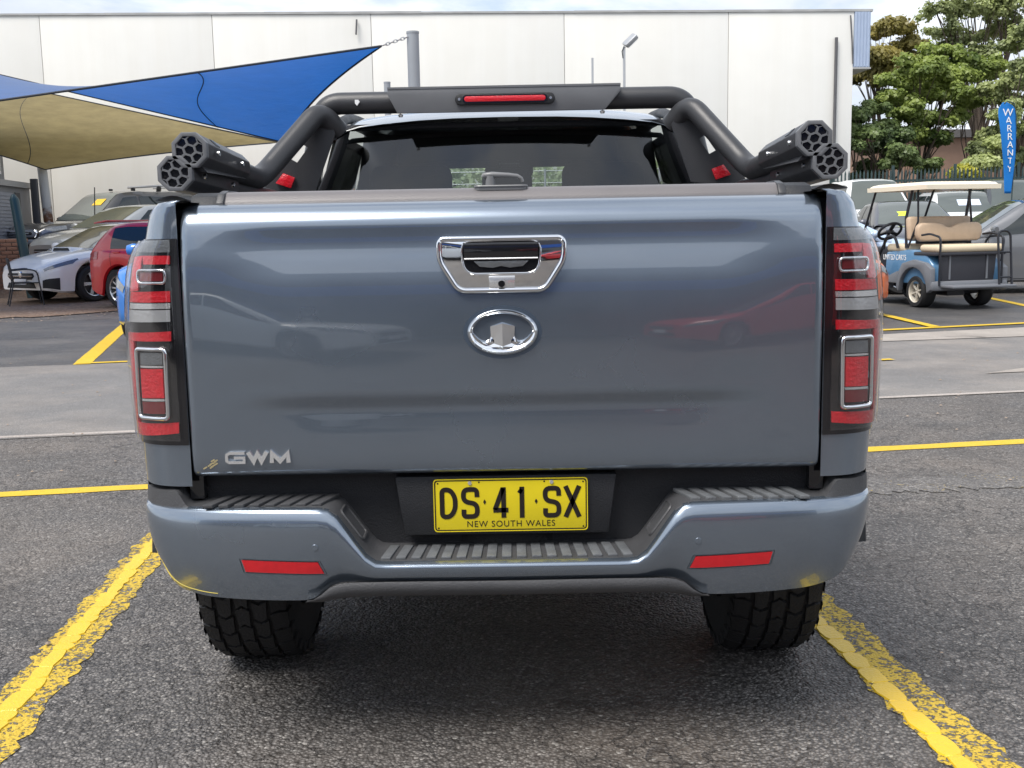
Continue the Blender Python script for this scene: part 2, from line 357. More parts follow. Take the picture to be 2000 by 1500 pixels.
# small pebbles scattered at the gravel's edge and on the asphalt
pb = B(); rr = random.Random(3)
ico = [(0,0,1),(.9,0,.3),(.28,.85,.3),(-.72,.53,.3),(-.72,-.53,.3),(.28,-.85,.3)]
def pebble(x, y, s):
    k = [(.7+.6*rr.random()) for _ in ico]
    pb.add([(x+p[0]*s*k[i], y+p[1]*s*k[i], gz(y)+.006+max(0, p[2])*s*.7) for i, p in enumerate(ico)], [(0,1,2),(0,2,3),(0,3,4),(0,4,5),(0,5,1)])
for i in range(260):
    x = -9.8+rr.random()*5; y = lin([(-22, 16.2), (-9, 16.75), (-7.6, 17.2), (-6.6, 18.25), (-4, 19.6)])(x)+rr.gauss(-.1, .55); pebble(x, y, .008+.016*rr.random()**2)
for i in range(260): pebble(-6+rr.random()*11, 3+rr.random()*14, .006+.008*rr.random())
tag(pb.build('loose_pebbles', M('pebble_stone', (.30, .235, .18), .8, var=.5, vs=3), None, 0, 0), 'loose pale pebbles strewn over the gravel edge and asphalt', 'pebbles', None, 'stuff')
# ------------------------------------------------------------------ painted lines
def line(name, a, b, w, mat, label, z=.008, jag=.012, n=60, group='yellow parking lines'):
    a, b = Vector(a), Vector(b); d = (b-a).normalized(); nn = Vector((-d.y, d.x)); s = B(); r_ = random.Random(hash(name) % 999+int(a.x*70))
    vs = []
    for i in range(n+1):
        p = a.lerp(b, i/n); j1, j2 = (r_.random()-.5)*2*jag, (r_.random()-.5)*2*jag
        for k, q in ((-1, p-nn*(w/2+j1)), (1, p+nn*(w/2+j2))): vs.append((q.x, q.y, z+gz(q.y)))
    s.add(vs, [(2*i, 2*i+1, 2*i+3, 2*i+2) for i in range(n)])
    return tag(s.build(name, mat, None, 0, 0), label, 'line marking', group)
def chips(parent_name, label, a, b, w, off):
    a, b = Vector(a), Vector(b); d = (b-a).normalized(); nn = Vector((-d.y, d.x)); r_ = random.Random(int(a.x*100)+5)
    o = thing(parent_name, label, 'line marking', (a.x, a.y, .008), 0, 'bay lines beside the pickup', True)
    s = B(); n = 90; vs = []
    for i in range(n+1):
        p = a.lerp(b, i/n)
        for k in (-1, 1): q = p+nn*k*(w/2+(r_.random()-.5)*.03); vs.append((q.x, q.y, .0022))
    s.add(vs, [(2*i, 2*i+1, 2*i+3, 2*i+2) for i in range(n)]); s.build('painted_band', m_yw, o, 0, 0)
    t = 0; Ln = (b-a).length
    mt = M('thick_yellow_paint', YEL, .42, 0, .1, .5, .12, 9, .3, 120)
    while t < Ln:
        l = .05+.09*r_.random(); c = a+d*(t+l/2)+nn*(off+(r_.random()-.5)*.008); hw = .026+.010*r_.random(); pts = []
        for k in range(12):
            an = 2*math.pi*k/12; rx = l*.53*(abs(math.cos(an))**.55)*(1 if math.cos(an) > 0 else -1); ry = hw*(abs(math.sin(an))**.6)*(1 if math.sin(an) > 0 else -1)
            q = c+d*(rx*(.9+.16*r_.random()))+nn*(ry*(.8+.35*r_.random())); pts.append((q.x, q.y))
        B().prism(pts, .0023, .0062, 'z', [tuple(Vector(p).lerp(c, .06)) for p in pts]).build('paint_flake', mt, o, 0, 30)
        t += l*.985
    return o
chips('bay_line', 'cracked yellow bay line left of the blue pickup', (-1.325, 2.35), (-1.60, 5.62), .165, .012)
chips('bay_line', 'cracked yellow bay line right of the blue pickup', (1.141, 2.35), (.80, 6.05), .165, .045)
line('yellow_line', (-6, 4.86), (6, 6.80), .115, m_yl, 'yellow line crossing the ground in front of the bays, nearest the pickup', .003, .008)
line('yellow_line', (-4.33, 10.86), (-5.62, 15.9), .17, m_yl, 'slanted yellow line meeting a corner left of the pickup', jag=.004)
line('yellow_line', (-4.41, 10.93), (1.0, 11.95), .10, m_yl, 'yellow line running right from the corner left of the pickup', .011, .004)
line('yellow_line', (2.5, 12.33), (11, 14.75), .13, m_yl, 'long yellow line in front of the golf buggy', .014, .004)
line('yellow_line', (4.98, 13.05), (4.9, 17.5), .13, m_yl, 'yellow bay line beside the orange car', .018, .004)
line('yellow_line', (7.36, 15.6), (7.66, 18.6), .13, m_yl, 'yellow bay line beside the dark grey hatchback', .011, .004)
line('yellow_line', (2.6, 9.93), (3.48, 10.12), .09, m_yl, 'short yellow dash right of the pickup', .014, .004)
line('faded_line', (1.6, 5.25), (3.6, 5.55), .30, m_yf, 'speckled remains of an old yellow line right of the pickup', .003, .05)
struct(sheet('joint_strip', [(-9, 6.0), (9, 8.98), (9, 9.055), (-9, 6.075)], m_seam, .0055))
# ------------------------------------------------------------------ the pickup (world coordinates; rear faces the camera)
TR = thing('pickup_truck', 'steel blue dual cab pickup truck seen from behind, yellow number plate', 'pickup truck', (0, 4.9, 0), 0, None, True)
# bodyside: half width by height, rounded rear corner
XO = spl([(.44, .86), (.56, .895), (.66, .908), (.78, .918), (.9, .925), (1.07, .928), (1.17, .921), (1.22, .911), (1.26, .893), (1.285, .873), (1.32, .865), (1.35, .852), (1.366, .832)])
XI, YA, YB, PN = .759, 2.60, 2.79, 2.5
def cy(x, z):
    q = max(0, min(1, (abs(x)-XI)/(XO(z)-XI))); return YB-(YB-YA)*(1-q**PN)**(1/PN)
def side_pt(u, z):                        # u 0..1 round the corner, 1..2 along the side to the cab
    X = XO(z)
    if u <= 1:
        q = math.sin(u*math.pi/2); return Vector((XI+(X-XI)*q, YB-(YB-YA)*max(0, 1-q**PN)**(1/PN), z))
    return Vector((X, lerp(YB, 4.22, u-1), z))
AX_Y, WR, WX = 3.32, .388, .752
def zbot(y):
    d = abs(y-AX_Y)
    return .50 if d > .47 else max(.50, .385+math.sqrt(max(0, .47**2-d*d)))
for sgn, nm in ((-1, 'left'), (1, 'right')):
    s = B(); us = [i/14 for i in range(15)]+[1+i/44 for i in range(1, 45)]
    def f(u, v, sgn=sgn):
        p0 = side_pt(u, .8); zb = .688 if u < .75 else lerp(.688, zbot(p0.y), min(1, (u-.75)/.25)); z = lerp(zb, 1.366, v)
        p = side_pt(u, z); return (sgn*p.x, p.y, p.z)
    s.grid(f, 0, 0, us, [0, .06, .12, .2, .3, .4, .5, .6, .68, .75, .80, .84, .88, .92, .96, .985, 1])
    # top flange to the inside
    s.grid(lambda u, v, sgn=sgn: (lambda p: (sgn*lerp(p.x, max(.72, p.x-.11), v), p.y+.0*v, 1.366+.006*math.sin(v*3.1)))(side_pt(u, 1.366)), 0, 0, us, [0, .3, .7, 1])
    bs = s.build('bed_side', m_blue, TR, 0, 50)
    # black rail cap on the bed side
    B().grid(lambda u, v, sgn=sgn: (sgn*(.755+.085*v), lerp(2.70, 4.2, u), 1.374+.012*math.sin(v*math.pi)), 4, 6).build('rail_cap', m_plas, bs)
    # wheel arch flare
    B().tube([(sgn*(XO(.85)+.002), AX_Y+.475*math.cos(t), .385+.475*math.sin(t)) for t in [math.radians(8+i*164/24) for i in range(25)]], .030, 8).build('arch_flare', m_plas, bs)
    B().grid(lambda u, v, sgn=sgn: (sgn*lerp(.56, .90, v), AX_Y+.455*math.cos(u*math.pi), .43+.455*math.sin(u*math.pi)), 20, 1).build('wheel_arch_liner', m_under, bs)
# bed floor, bulkhead and the dark body opening behind the tailgate
B().box((0, 3.42, .80), (1.50, 1.55, .03)).build('bed_floor', m_under, TR)
s = B(); s.box((-.757, 2.675, 1.0), (.034, .09, .70)); s.box((.757, 2.675, 1.0), (.034, .09, .70)); s.box((0, 2.69, .70), (1.5, .06, .08)); s.build('tailgate_opening', m_gloss, TR)
B().box((0, 4.18, 1.05), (1.5, .03, .62)).build('bed_bulkhead', m_blue, TR)
# ---- tailgate
pA = spl([(.712, 2.600), (.722, 2.586), (.75, 2.581), (.80, 2.580), (.86, 2.5825), (.882, 2.583), (.893, 2.576), (.902, 2.5692), (.912, 2.568), (.95, 2.5675), (1.05, 2.5675), (1.11, 2.5695), (1.17, 2.5745), (1.22, 2.582), (1.26, 2.5885), (1.29, 2.5905), (1.308, 2.5905), (1.316, 2.592), (1.326, 2.597), (1.340, 2.608), (1.352, 2.624), (1.360, 2.642), (1.363, 2.660)])
pB = spl([(.712, 2.600), (.722, 2.586), (.75, 2.580), (.80, 2.577), (.86, 2.575), (.95, 2.5735), (1.05, 2.5725), (1.15, 2.574), (1.22, 2.579), (1.27, 2.5855), (1.30, 2.590), (1.316, 2.5935), (1.326, 2.598), (1.340, 2.6085), (1.352, 2.624), (1.360, 2.642), (1.363, 2.660)])
def tg(x, z):
    a = abs(x); up = 1-sstep(.50, .715, a); lo = 1-sstep(.42, .66, a)
    w = lerp(lo, up, sstep(.92, 1.0, z)); return lerp(pB(z), pA(z), w)+.004*max(0, (a-.62)/.128)**3
TX = .7530
s = B(); zs = [.712, .716, .722, .73, .745]+[.76+.0125*i for i in range(46)]+[1.34, 1.345, 1.35, 1.355, 1.359, 1.361, 1.363]
xs = [-TX, -TX+.004, -TX+.012]+[-.73+.02*i for i in range(74)]+[TX-.012, TX-.004, TX]
def edge(x): return .012*max(0, 1-(TX-abs(x))/.012)**2
s.grid(lambda u, v: (u, tg(u, v)+edge(u), v), 0, 0, xs, zs)
for sx in (-1, 1): s.add([(sx*TX, tg(TX, z)+.012, z) for z in zs]+[(sx*TX, 2.672, z) for z in zs], [(i, i+1, i+1+len(zs), i+len(zs)) for i in range(len(zs)-1)])
s.add([(x, tg(x, zs[0])+edge(x), zs[0]) for x in xs]+[(x, 2.665, zs[0]) for x in xs], [(i, i+1, i+1+len(xs), i+len(xs)) for i in range(len(xs)-1)])
TG = s.build('tailgate', m_blue, TR, 0, 60)
# handle: chrome surround, mirror plate, pull cavity, lever, camera
out = [(-.144, 1.262), (-.137, 1.271), (.137, 1.271), (.146, 1.262), (.146, 1.222), (.100, 1.151), (-.100, 1.151), (-.144, 1.222)]
of = [tuple(p) for p in fillet([Vector((*p, 0)) for p in out], .018, 4, True)]; of = [(p[0], p[1]) for p in of]
HY = 2.570
H_ = B().prism(of, HY+.02, HY-.004).build('handle_housing', m_chrome, TG, .002)
B().tube([(x, HY-.005, z) for x, z in of], .0065, 8, True).build('chrome_surround', m_chrome, H_, 0, 180)
cav = [(p.x, p.y) for p in fillet([Vector(q) for q in ((-.094, 1.266, 0), (.094, 1.266, 0), (.086, 1.190, 0), (-.086, 1.190, 0))], .028, 5, True)]
B().prism(cav, HY-.0052, HY+.0).build('pull_recess', m_gloss, H_)
B().tube([(x, HY-.006, z) for x, z in cav], .0028, 6, True).build('recess_trim', m_chrome, H_, 0, 180)
B().prism([(-.088, 1.262), (.088, 1.262), (.0855, 1.226), (-.0855, 1.226)], HY-.0055, HY-.011).build('pull_lever', m_gloss, H_, .002)
B().tube([(-.085, HY-.010, 1.2245), (.085, HY-.010, 1.2245)], .0022, 6).build('lever_trim', m_satin, H_)
B().prism([(-.064, 1.219), (.064, 1.219), (.05, 1.206), (.02, 1.203), (0, 1.207), (-.02, 1.203), (-.05, 1.206)], HY-.0055, HY-.009).build('pull_grip', m_smoke, H_, .001)
B().prism([(-.030, 1.184), (.032, 1.184), (.030, 1.157), (-.028, 1.157)], HY-.004, HY-.008).build('camera_mount', m_satin, H_, .0015)
s = B(); s.lathe([(0, -.011), (.0075, -.011), (.0085, -.008), (.0085, 0)], 18, (0, HY-.004, 1.1665), 'y'); s.build('camera_eye', m_gloss, H_)
# emblem: oval ring with a faceted upright
s = B(); n = 56; EZ = 1.053; EY = tg(0, EZ)
def el_(rx, rz, y, dz=0): return [(rx*math.cos(2*math.pi*i/n), y, EZ+dz+rz*math.sin(2*math.pi*i/n)) for i in range(n)]
rings = [el_(.0835, .0545, EY), el_(.0820, .0530, EY-.006), el_(.0755, .0470, EY-.0115, .001), el_(.0690, .0395, EY-.007, .004), el_(.0680, .0385, EY-.000, .004)]
for a_, b_ in zip(rings, rings[1:]): s.add(a_+b_, [(i, (i+1) % n, (i+1) % n+n, i+n) for i in range(n)])
EM = s.build('emblem', m_chrome, TG, 0, 60)
s = B(); lo = [(-.0285, EZ+.014), (0, EZ+.024), (.0285, EZ+.014), (.0270, EZ-.024), (.038, EZ-.036), (0, EZ-.046), (-.038, EZ-.036), (-.0270, EZ-.024)]
ridge = [(0, EY-.018, EZ+.0215), (0, EY-.018, EZ-.032)]
vs_ = [(x, EY-.004, z) for x, z in lo]+ridge
s.add(vs_, [(0, 1, 8), (1, 2, 8), (0, 8, 7), (8, 9, 7), (2, 3, 8), (3, 9, 8), (7, 9, 6), (3, 4, 9), (4, 5, 9), (5, 6, 9)]); s.add([(x, EY-.004, z) for x, z in lo]+[(x, EY+.004, z) for x, z in lo], [(i, (i+1) % 8, (i+1) % 8+8, i+8) for i in range(8)])
s.build('emblem_upright', m_chrome, EM, 0, 0)
for sx in (-1, 1):
    def bz(t): P_ = ((.0265, -.004), (.030, -.026), (.050, -.024), (.0665, -.002)); u = 1-t; return tuple(P_[0][i]*u**3+3*P_[1][i]*u*u*t+3*P_[2][i]*u*t*t+P_[3][i]*t**3 for i in (0, 1))
    inn_ = [bz(i/10) for i in range(11)]; out_ = [(.0695*math.cos(math.radians(q)), .004+.0400*math.sin(math.radians(q))) for q in range(-14, -75, -6)]
    n9 = min(len(inn_), len(out_)); mid_ = [((p[0]+q[0])/2, (p[1]+q[1])/2) for p, q in zip(inn_, reversed(out_[:11]))]
    hb2 = B(); io = list(reversed(out_[:11])); V3 = [(sx*p[0], EY-.001, EZ+p[1]) for p in inn_]+[(sx*p[0], EY-.0095, EZ+p[1]) for p in mid_]+[(sx*p[0], EY-.004, EZ+p[1]) for p in io]
    hb2.add(V3, [(i, i+1, i+12, i+11) for i in range(10)]+[(i+11, i+12, i+23, i+22) for i in range(10)]); hb2.build('emblem_horn', m_chrome, EM, 0, 60)
s = B(); s.ring([(x, z) for x, y, z in el_(.092, .0625, 0)], [(x, z) for x, y, z in el_(.0838, .0548, 0)], EY+.004, EY-.0006); s.build('emblem_recess', M('recess_shadow_paint', (.10, .135, .185), .4, .7, 1), EM)
# letters
def letter(ch, x0, x1, z0, z1, w, y0, y1, mat, parent, taper=0):
    def U(p): return (lerp(x0+w/2, x1-w/2, p[0]), lerp(z0+w/2, z1-w/2, p[1]))
    def fl(ps, r, cl=False): return [(p.x, p.y) for p in fillet([Vector((*U(p), 0)) for p in ps], r, 6, cl)]
    s = B()
    if ch == 'D': s.ribbon(fl([(0, 0), (0, 1), (.62, 1), (1, .72), (1, .28), (.62, 0)], .016, True), w, y0, y1, True)
    if ch == 'S': s.ribbon(fl([(1, .72), (.98, 1), (0, 1), (0, .56), (1, .46), (1, 0), (0, 0), (.02, .26)], .0135), w, y0, y1)
    if ch == '4': s.ribbon([U((.74, -.06)), U((.74, 1.06))], w, y0, y1); s.ribbon([U((.70, 1.03)), U((.02, .24))], w, y0, y1-.0002); s.ribbon([U((-.12, .22)), U((1.12, .22))], w, y0, y1-.0004)
    if ch == '1': s.ribbon([U((.72, -.07)), U((.72, 1.07))], w, y0, y1); s.ribbon([U((.70, .98)), U((.0, .84))], w*.9, y0, y1-.0002)
    if ch == 'X': s.ribbon([U((0, -.07)), U((1, 1.07))], w, y0, y1); s.ribbon([U((0, 1.07)), U((1, -.07))], w, y0, y1-.0002)
    if ch == 'G': s.ribbon([U(p) for p in ((1.05, 1), (.16, 1), (0, .82), (0, .18), (.14, 0), (1, 0), (1, .50), (.42, .50))], w, y0, y1)
    if ch == 'W': s.ribbon([U(p) for p in ((-.05, 1.2), (.27, 0), (.5, 1.0), (.73, 0), (1.05, 1.2))], w, y0, y1)
    if ch == 'M': s.ribbon([U(p) for p in ((0, -.2), (.03, 1.0), (.5, 0), (.97, 1.0), (1, -.2))], w, y0, y1)
    return s.build('letter', mat, parent, 0, 30)
for ch, a_, b_ in (('G', -.668, -.620), ('W', -.616, -.566), ('M', -.562, -.512)): letter(ch, a_, b_, .7475, .7765, .0066 if ch == 'G' else .0100, tg(-.6, .76)+.004, tg(-.6, .76)-.008, m_satin, TG)
# small sticker residue at the lower left corner
s = B(); r_ = random.Random(2)
for i in range(9):
    x, z = -.722+r_.random()*.03, .735+r_.random()*.02; s.box((x, tg(x, z)-.0006, z), (.010, .0006, .0035), Matrix.Rotation(-.5, 3, 'Y'))
s.build('sticker_residue', M('old_glue', (.36, .30, .16), .6), TG)
# ---- tail lamps
def cpt(x, z, off, sgn):
    def P(a, b_): return Vector((a, cy(a, b_), b_))
    X = XO(z); x = max(XI, min(X-.0008, x)); e = .0015
    du = P(min(X-.0002, x+e), z)-P(max(XI, x-e), z); dv = P(x, z+e)-P(x, z-e)
    if dv.x != dv.x: dv = Vector((0, 0, 1))
    n_ = du.cross(Vector((0, 0, 1))).normalized()
    if n_.y > 0 and n_.x < 0: n_ = -n_
    if n_.y > 0: n_ = Vector((n_.x, n_.y, 0))
    p = P(x, z)+n_*off
    return (sgn*p.x, p.y, p.z)
def patch(bld, quad, off, dep, sgn, nu=10, nv=8):          # quad (x,z): outer-top, inner-top, inner-bottom, outer-bottom
    (a, b_, c, d) = quad
    def xz(u, v): return (lerp(lerp(a[0], b_[0], u), lerp(d[0], c[0], u), v), lerp(lerp(a[1], b_[1], u), lerp(d[1], c[1], u), v))
    us = [i/nu for i in range(nu+1)]; vs_ = [i/nv for i in range(nv+1)]
    bld.grid(lambda u, v: cpt(*xz(u, v), off, sgn), 0, 0, us, vs_)
    loop = [(u, 0) for u in us]+[(1, v) for v in vs_[1:]]+[(u, 1) for u in reversed(us[:-1])]+[(0, v) for v in reversed(vs_[1:-1])]
    n_ = len(loop); bld.add([cpt(*xz(*q), off, sgn) for q in loop]+[cpt(*xz(*q), off-dep, sgn) for q in loop], [(i, (i+1) % n_, (i+1) % n_+n_, i+n_) for i in range(n_)])
    return bld
XL = .9285
for sgn in (-1, 1):
    # black housing following the lamp outline
    T = B(); ots = [(1.283, .873), (1.262, .893), (1.22, .911), (1.17, .921), (1.07, .928), (.9, .925), (.79, .918)]
    def inn(z): return .7605
    for (z1, x1), (z0, x0) in zip(ots, ots[1:]): patch(T, [(x1, z1), (inn(z1), z1), (inn(z0), z0), (x0, z0)], .004, .010, sgn, 12, 4)
    TL = T.build('tail_light', m_gloss, TR, 0, 50)
    sd_ = B()                                # lamp wraps on to the flank
    for (z1, x1), (z0, x0) in zip(ots, ots[1:]):
        sd_.add([(sgn*(XO(z1)+.0045), YB-.03, z1), (sgn*(XO(z1)+.0045), 2.93-.25*(z1-.79)**2, z1), (sgn*(XO(z0)+.0045), 2.93-.25*(z0-.79)**2, z0), (sgn*(XO(z0)+.0045), YB-.03, z0)], [(0, 1, 2, 3)])
    sd_.build('lamp_flank', m_red, TL, 0, 0)
    def lens(name, quads, mat, off=.008):
        s = B()
        for q in quads: patch(s, q, off, .006, sgn)
        return s.build(name, mat, TL, 0, 40)
    lens('upper_red_lens', [[(.8452, 1.2445), (.7774, 1.2438), (.7786, 1.2240), (.8432, 1.2240)], [(.8726, 1.2414), (.8454, 1.2444), (.8633, 1.1616), (.8900, 1.1590)], [(.8864, 1.1585), (.7815, 1.1612), (.7825, 1.1352), (.8925, 1.1335)]], m_red)
    lens('reversing_lens', [[(.8954, 1.1145), (.7843, 1.1168), (.7854, 1.0890), (.8996, 1.0857)]], m_clear)
    lens('lower_red_lens', [[(.9101, 1.0591), (.7851, 1.0659), (.7862, 1.0428), (.9147, 1.0400)], [(.9235, 1.0396), (.8860, 1.0396), (.8922, .8390), (.9215, .8390)], [(.9200, .8380), (.7800, .8468), (.7809, .8206), (.9180, .8050)]], m_red)
    lens('chrome_band', [[(.893, 1.131), (.7825, 1.1325), (.784, 1.1195), (.895, 1.1175)]], m_satin, .007)
    lens('top_cover', [[(.868, 1.2795), (.776, 1.281), (.776, 1.252), (.884, 1.252)]], m_smoke, .006)
    def frame(name, x0, x1, z0, z1, r, sk=0):
        ps = fillet([Vector((x0, z1, 0)), Vector((x1, z1, 0)), Vector((x1+sk, z0, 0)), Vector((x0+sk, z0, 0))], .010, 4, True); dd = []
        for i in range(len(ps)):
            a_, b_ = ps[i], ps[(i+1) % len(ps)]; k = max(1, int((b_-a_).length/.02))
            dd += [a_.lerp(b_, j/k) for j in range(k)]
        return B().tube([cpt(p.x, p.y, .011, sgn) for p in dd], r, 8, True).build(name, m_chrome, TL, 0, 180)
    frame('upper_chrome_frame', .7895, .858, 1.180, 1.2105, .0034)
    lens('upper_lamp', [[(.852, 1.206), (.795, 1.206), (.796, 1.185), (.853, 1.185)]], m_dred, .010)
    frame('lower_chrome_frame', .8005, .8745, .856, 1.023, .0056, .002)
    lens('reverse_lamp', [[(.864, 1.014), (.808, 1.015), (.8085, .9866), (.865, .9851)]], m_smoke, .011)
    lens('stop_lamp', [[(.865, .9753), (.8085, .9768), (.8095, .9065), (.866, .904)]], m_red, .012)
    lens('divider_bar', [[(.865, .983), (.808, .984), (.808, .979), (.865, .978)], [(.867, .902), (.809, .904), (.809, .8985), (.867, .8965)]], m_satin, .0115)
    lens('indicator_lamp', [[(.867, .895), (.8095, .897), (.8105, .868), (.867, .866)]], m_dred, .011)
    c = B()                                  # clear outer cover
    for (z1, x1), (z0, x0) in zip(ots, ots[1:]): patch(c, [(x1, z1-.004 if z1 > 1.28 else z1), (.774, z1-.004 if z1 > 1.28 else z1), (.776, z0+.012 if z0 < .8 else z0), (x0, z0+.012 if z0 < .8 else z0)], .0145, .001, sgn, 14, 4)
    c.build('clear_cover', m_lens, TL, 0, 60)
# ---- bumper
topz = spl([(0, .514), (.20, .514), (.295, .5145), (.318, .520), (.335, .538), (.40, .628), (.418, .640), (.44, .6435), (.60, .643), (.75, .638), (.84, .632), (.92, .626)])
botz = spl([(0, .470), (.36, .470), (.41, .462), (.445, .436), (.47, .424), (.52, .421), (.66, .421), (.75, .425), (.82, .445), (.865, .50), (.895, .55), (.912, .58)])
def bplan(u):                               # u 0..1 centre to corner, 1..1.5 along the flank
    if u <= 1:
        x = .909*math.sin(min(1, u)*math.pi/2)**.92 if u > 0 else 0; q = x/.9095; return x, 2.715-.225*(1-q**4.2)**(1/2.0)
    return .9095+.004*(u-1), lerp(2.715, 2.86, (u-1)*2)
s = B(); us = [i/60 for i in range(61)]+[1.1, 1.25, 1.5]
def bump(u, v):
    x, y = bplan(u); zb, zt = botz(x), topz(x)
    k = min(1, (zt-zb)/.15)
    if v <= 1:
        z = lerp(zb, zt, v); dy = k*(.030*(1-v)**3+.012*max(0, v-.8)/.2*max(0, v-.8)/.2)+.010*(1-k)*(1-v)**2; xx = x*(1-.05*(1-v)**2.5*sstep(.6, .89, x)*0)
        return (xx, y+dy, z)
    t = v-1; return (x, y+.012*k+lerp(0, .022, t), zt+.005*math.sin(min(1, t*1.4)*math.pi/2))
s.grid(bump, 0, 0, us, [0, .08, .2, .35, .5, .65, .78, .86, .91, .95, .98, 1.0, 1.2, 1.5, 2.0]); s.grid(lambda u, v: (lambda p: (p[0]*lerp(1, .97, v), p[1]+.09*v, p[2]+.004*v))(bump(u, 0)), 0, 0, us, [0, .5, 1]); s.mirror()
BP = s.build('rear_bumper', m_blue, TR, 0, 60)
# black step cover on top of the bumper
stepz = lambda x: topz(x)+.004+.040*sstep(.765, .80, x)
s = B(); xs = [.0, .15, .25, .295, .31, .325, .34, .36, .38, .40, .415, .43, .46, .55, .65, .72, .755, .765, .775, .785, .795, .805, .84, .88, .905]
def uof(x):
    lo_, hi_ = 0., 1.
    for _ in range(30):
        md = (lo_+hi_)/2
        if bplan(md)[0] < x: lo_ = md
        else: hi_ = md
    return lo_
def stp(x, v):
    yf = bplan(uof(x))[1]+.020; z = stepz(x); r = sstep(.765, .80, x)*.040
    if v < .25: return (x, yf+.006*(v/.25), topz(x)+lerp(-.004, .003, v/.25)+r*(v/.25))
    return (x, lerp(yf+.006, max(yf+.03, 2.70), (v-.25)/.75), z+.006*(v-.25))
s.grid(stp, 0, 0, xs, [0, .125, .25, .3, .5, .75, 1]); s.mirror(); ST = s.build('step_cover', m_plas2, BP, 0, 45)
m_tread = M('worn_grey_tread', (.125, .132, .14), .42, 0, 0, .5, .3, 25, .2, 180, .12)
for i in range(17):
    x = -.288+i*.036; sk = .012*(x/.3)
    B().prism([(x-.0115, 2.528), (x+.0115, 2.528), (x+.0115-sk, 2.632), (x-.0115-sk, 2.632)], .5175, .5245, 'z').build('step_rib', m_tread, ST, .0018)
for sx in (-1, 1):
    for i in range(8):
        x = .452+i*.037; sk = .03
        B().prism([(sx*(x-.013), 2.545), (sx*(x+.010), 2.545), (sx*(x+.010-sk), 2.64), (sx*(x-.013-sk), 2.64)], .646, .655, 'z').build('step_rib', m_tread if sx > 0 else m_plas2, ST, .0018)
    # recessed grip on the sloping flank of the step
    a_, b_ = Vector((sx*.345, 0, .555)), Vector((sx*.395, 0, .625)); d_ = (b_-a_).normalized(); n2 = Vector((-d_.z*sx, 0, d_.x*sx))
    B().tube(fillet([(a_.x, 2.56, a_.z+.004), (b_.x, 2.56, b_.z+.004), (b_.x, 2.63, b_.z+.004), (a_.x, 2.63, a_.z+.004)], .012, 3, True), .004, 6, True).build('step_grip', m_plas2, ST)
# recess panel behind the plate
s = B(); s.box((0, 2.675, .61), (1.48, .03, .20)); s.build('recess_panel', m_plas, BP)
s = B(); s.prism([(-.27, .70), (.27, .70), (.25, .552), (-.25, .552)], 2.660, 2.612); s.build('plate_bracket', m_plas, BP, .006)
s = B()
def val(u, v):
    x = lerp(-.478, .478, u); a_ = abs(x); e = sstep(.478, .40, a_); y = bplan(uof(a_))[1]; zt_v = botz(a_)+.004; h_ = lerp(.004, .038, e)
    if v <= 1: return (x, y+.004+.010*(1-v)**2-.006*math.sin(v*math.pi)*e, zt_v-h_*(1-v))
    return (x, y+.014+.09*(v-1), zt_v-h_-.004*(v-1))
s.grid(val, 0, 0, [i/48 for i in range(49)], [1, .9, .75, .55, .35, .18, .07, 0]); s.grid(val, 0, 0, [i/48 for i in range(49)], [1.0001, 1.4, 2]); s.build('lower_valance', m_plas2, BP, 0, 60)
for sx in (-1, 1):
    q = [(.628, .527), (.444, .5235), (.431, .494), (.620, .497)]
    def ybm(x, z):
        u = uof(x); zb, zt = botz(x), topz(x); return bump(u, (z-zb)/(zt-zb))[1]
    fr_ = B(); c = Vector((.531, .510)); qo = [tuple(c+(Vector(p)-c)*1.06) for p in q]; qo = [(p[0], c.y+(p[1]-c.y)*1.12) for p in qo]
    def sub(qq, k=6):
        o = []
        for i in range(4):
            a_, b_ = Vector(qq[i]), Vector(qq[(i+1) % 4]); o += [a_.lerp(b_, j/k) for j in range(k)]
        return o
    po, pi_ = sub(qo), sub(q); nn_ = len(po)
    fr_.add([(sx*p.x, ybm(p.x, p.y)-.0015, p.y) for p in po]+[(sx*p.x, ybm(p.x, p.y)+.008, p.y) for p in pi_], [(i, (i+1) % nn_, (i+1) % nn_+nn_, i+nn_) for i in range(nn_)])
    RF = fr_.build('reflector_recess', m_plas, BP, 0, 30)
    g_ = B(); g_.grid(lambda u, v: (lambda x, z: (sx*x, ybm(x, z)-.0022, z))(lerp(lerp(q[0][0], q[1][0], u), lerp(q[3][0], q[2][0], u), v), lerp(lerp(q[0][1], q[1][1], u), lerp(q[3][1], q[2][1], u), v)), 10, 3)
    g_.build('reflector', m_redref, BP, 0, 60)
    X_ = .449; Z_ = .560 if sx < 0 else .562
    B().lathe([(.0, -.0022), (.0070, -.0022), (.0078, -.0008), (.0082, .004)], 20, (sx*X_, ybm(X_, Z_), Z_), 'y').build('parking_sensor', m_blue, BP)
# thin yellow strand painting in the bay line's reflection on the bumper corner
s = B(); s.tube([(-bump(uof(x), .05)[0], bump(uof(x), .05)[1]-.0006, bump(uof(x), .05)[2]) for x in [.70+.006*i for i in range(26)]], .0008, 5); s.build('yellow_reflection_streak', M('painted_yellow_reflection', (.60, .48, .10), .6), BP)
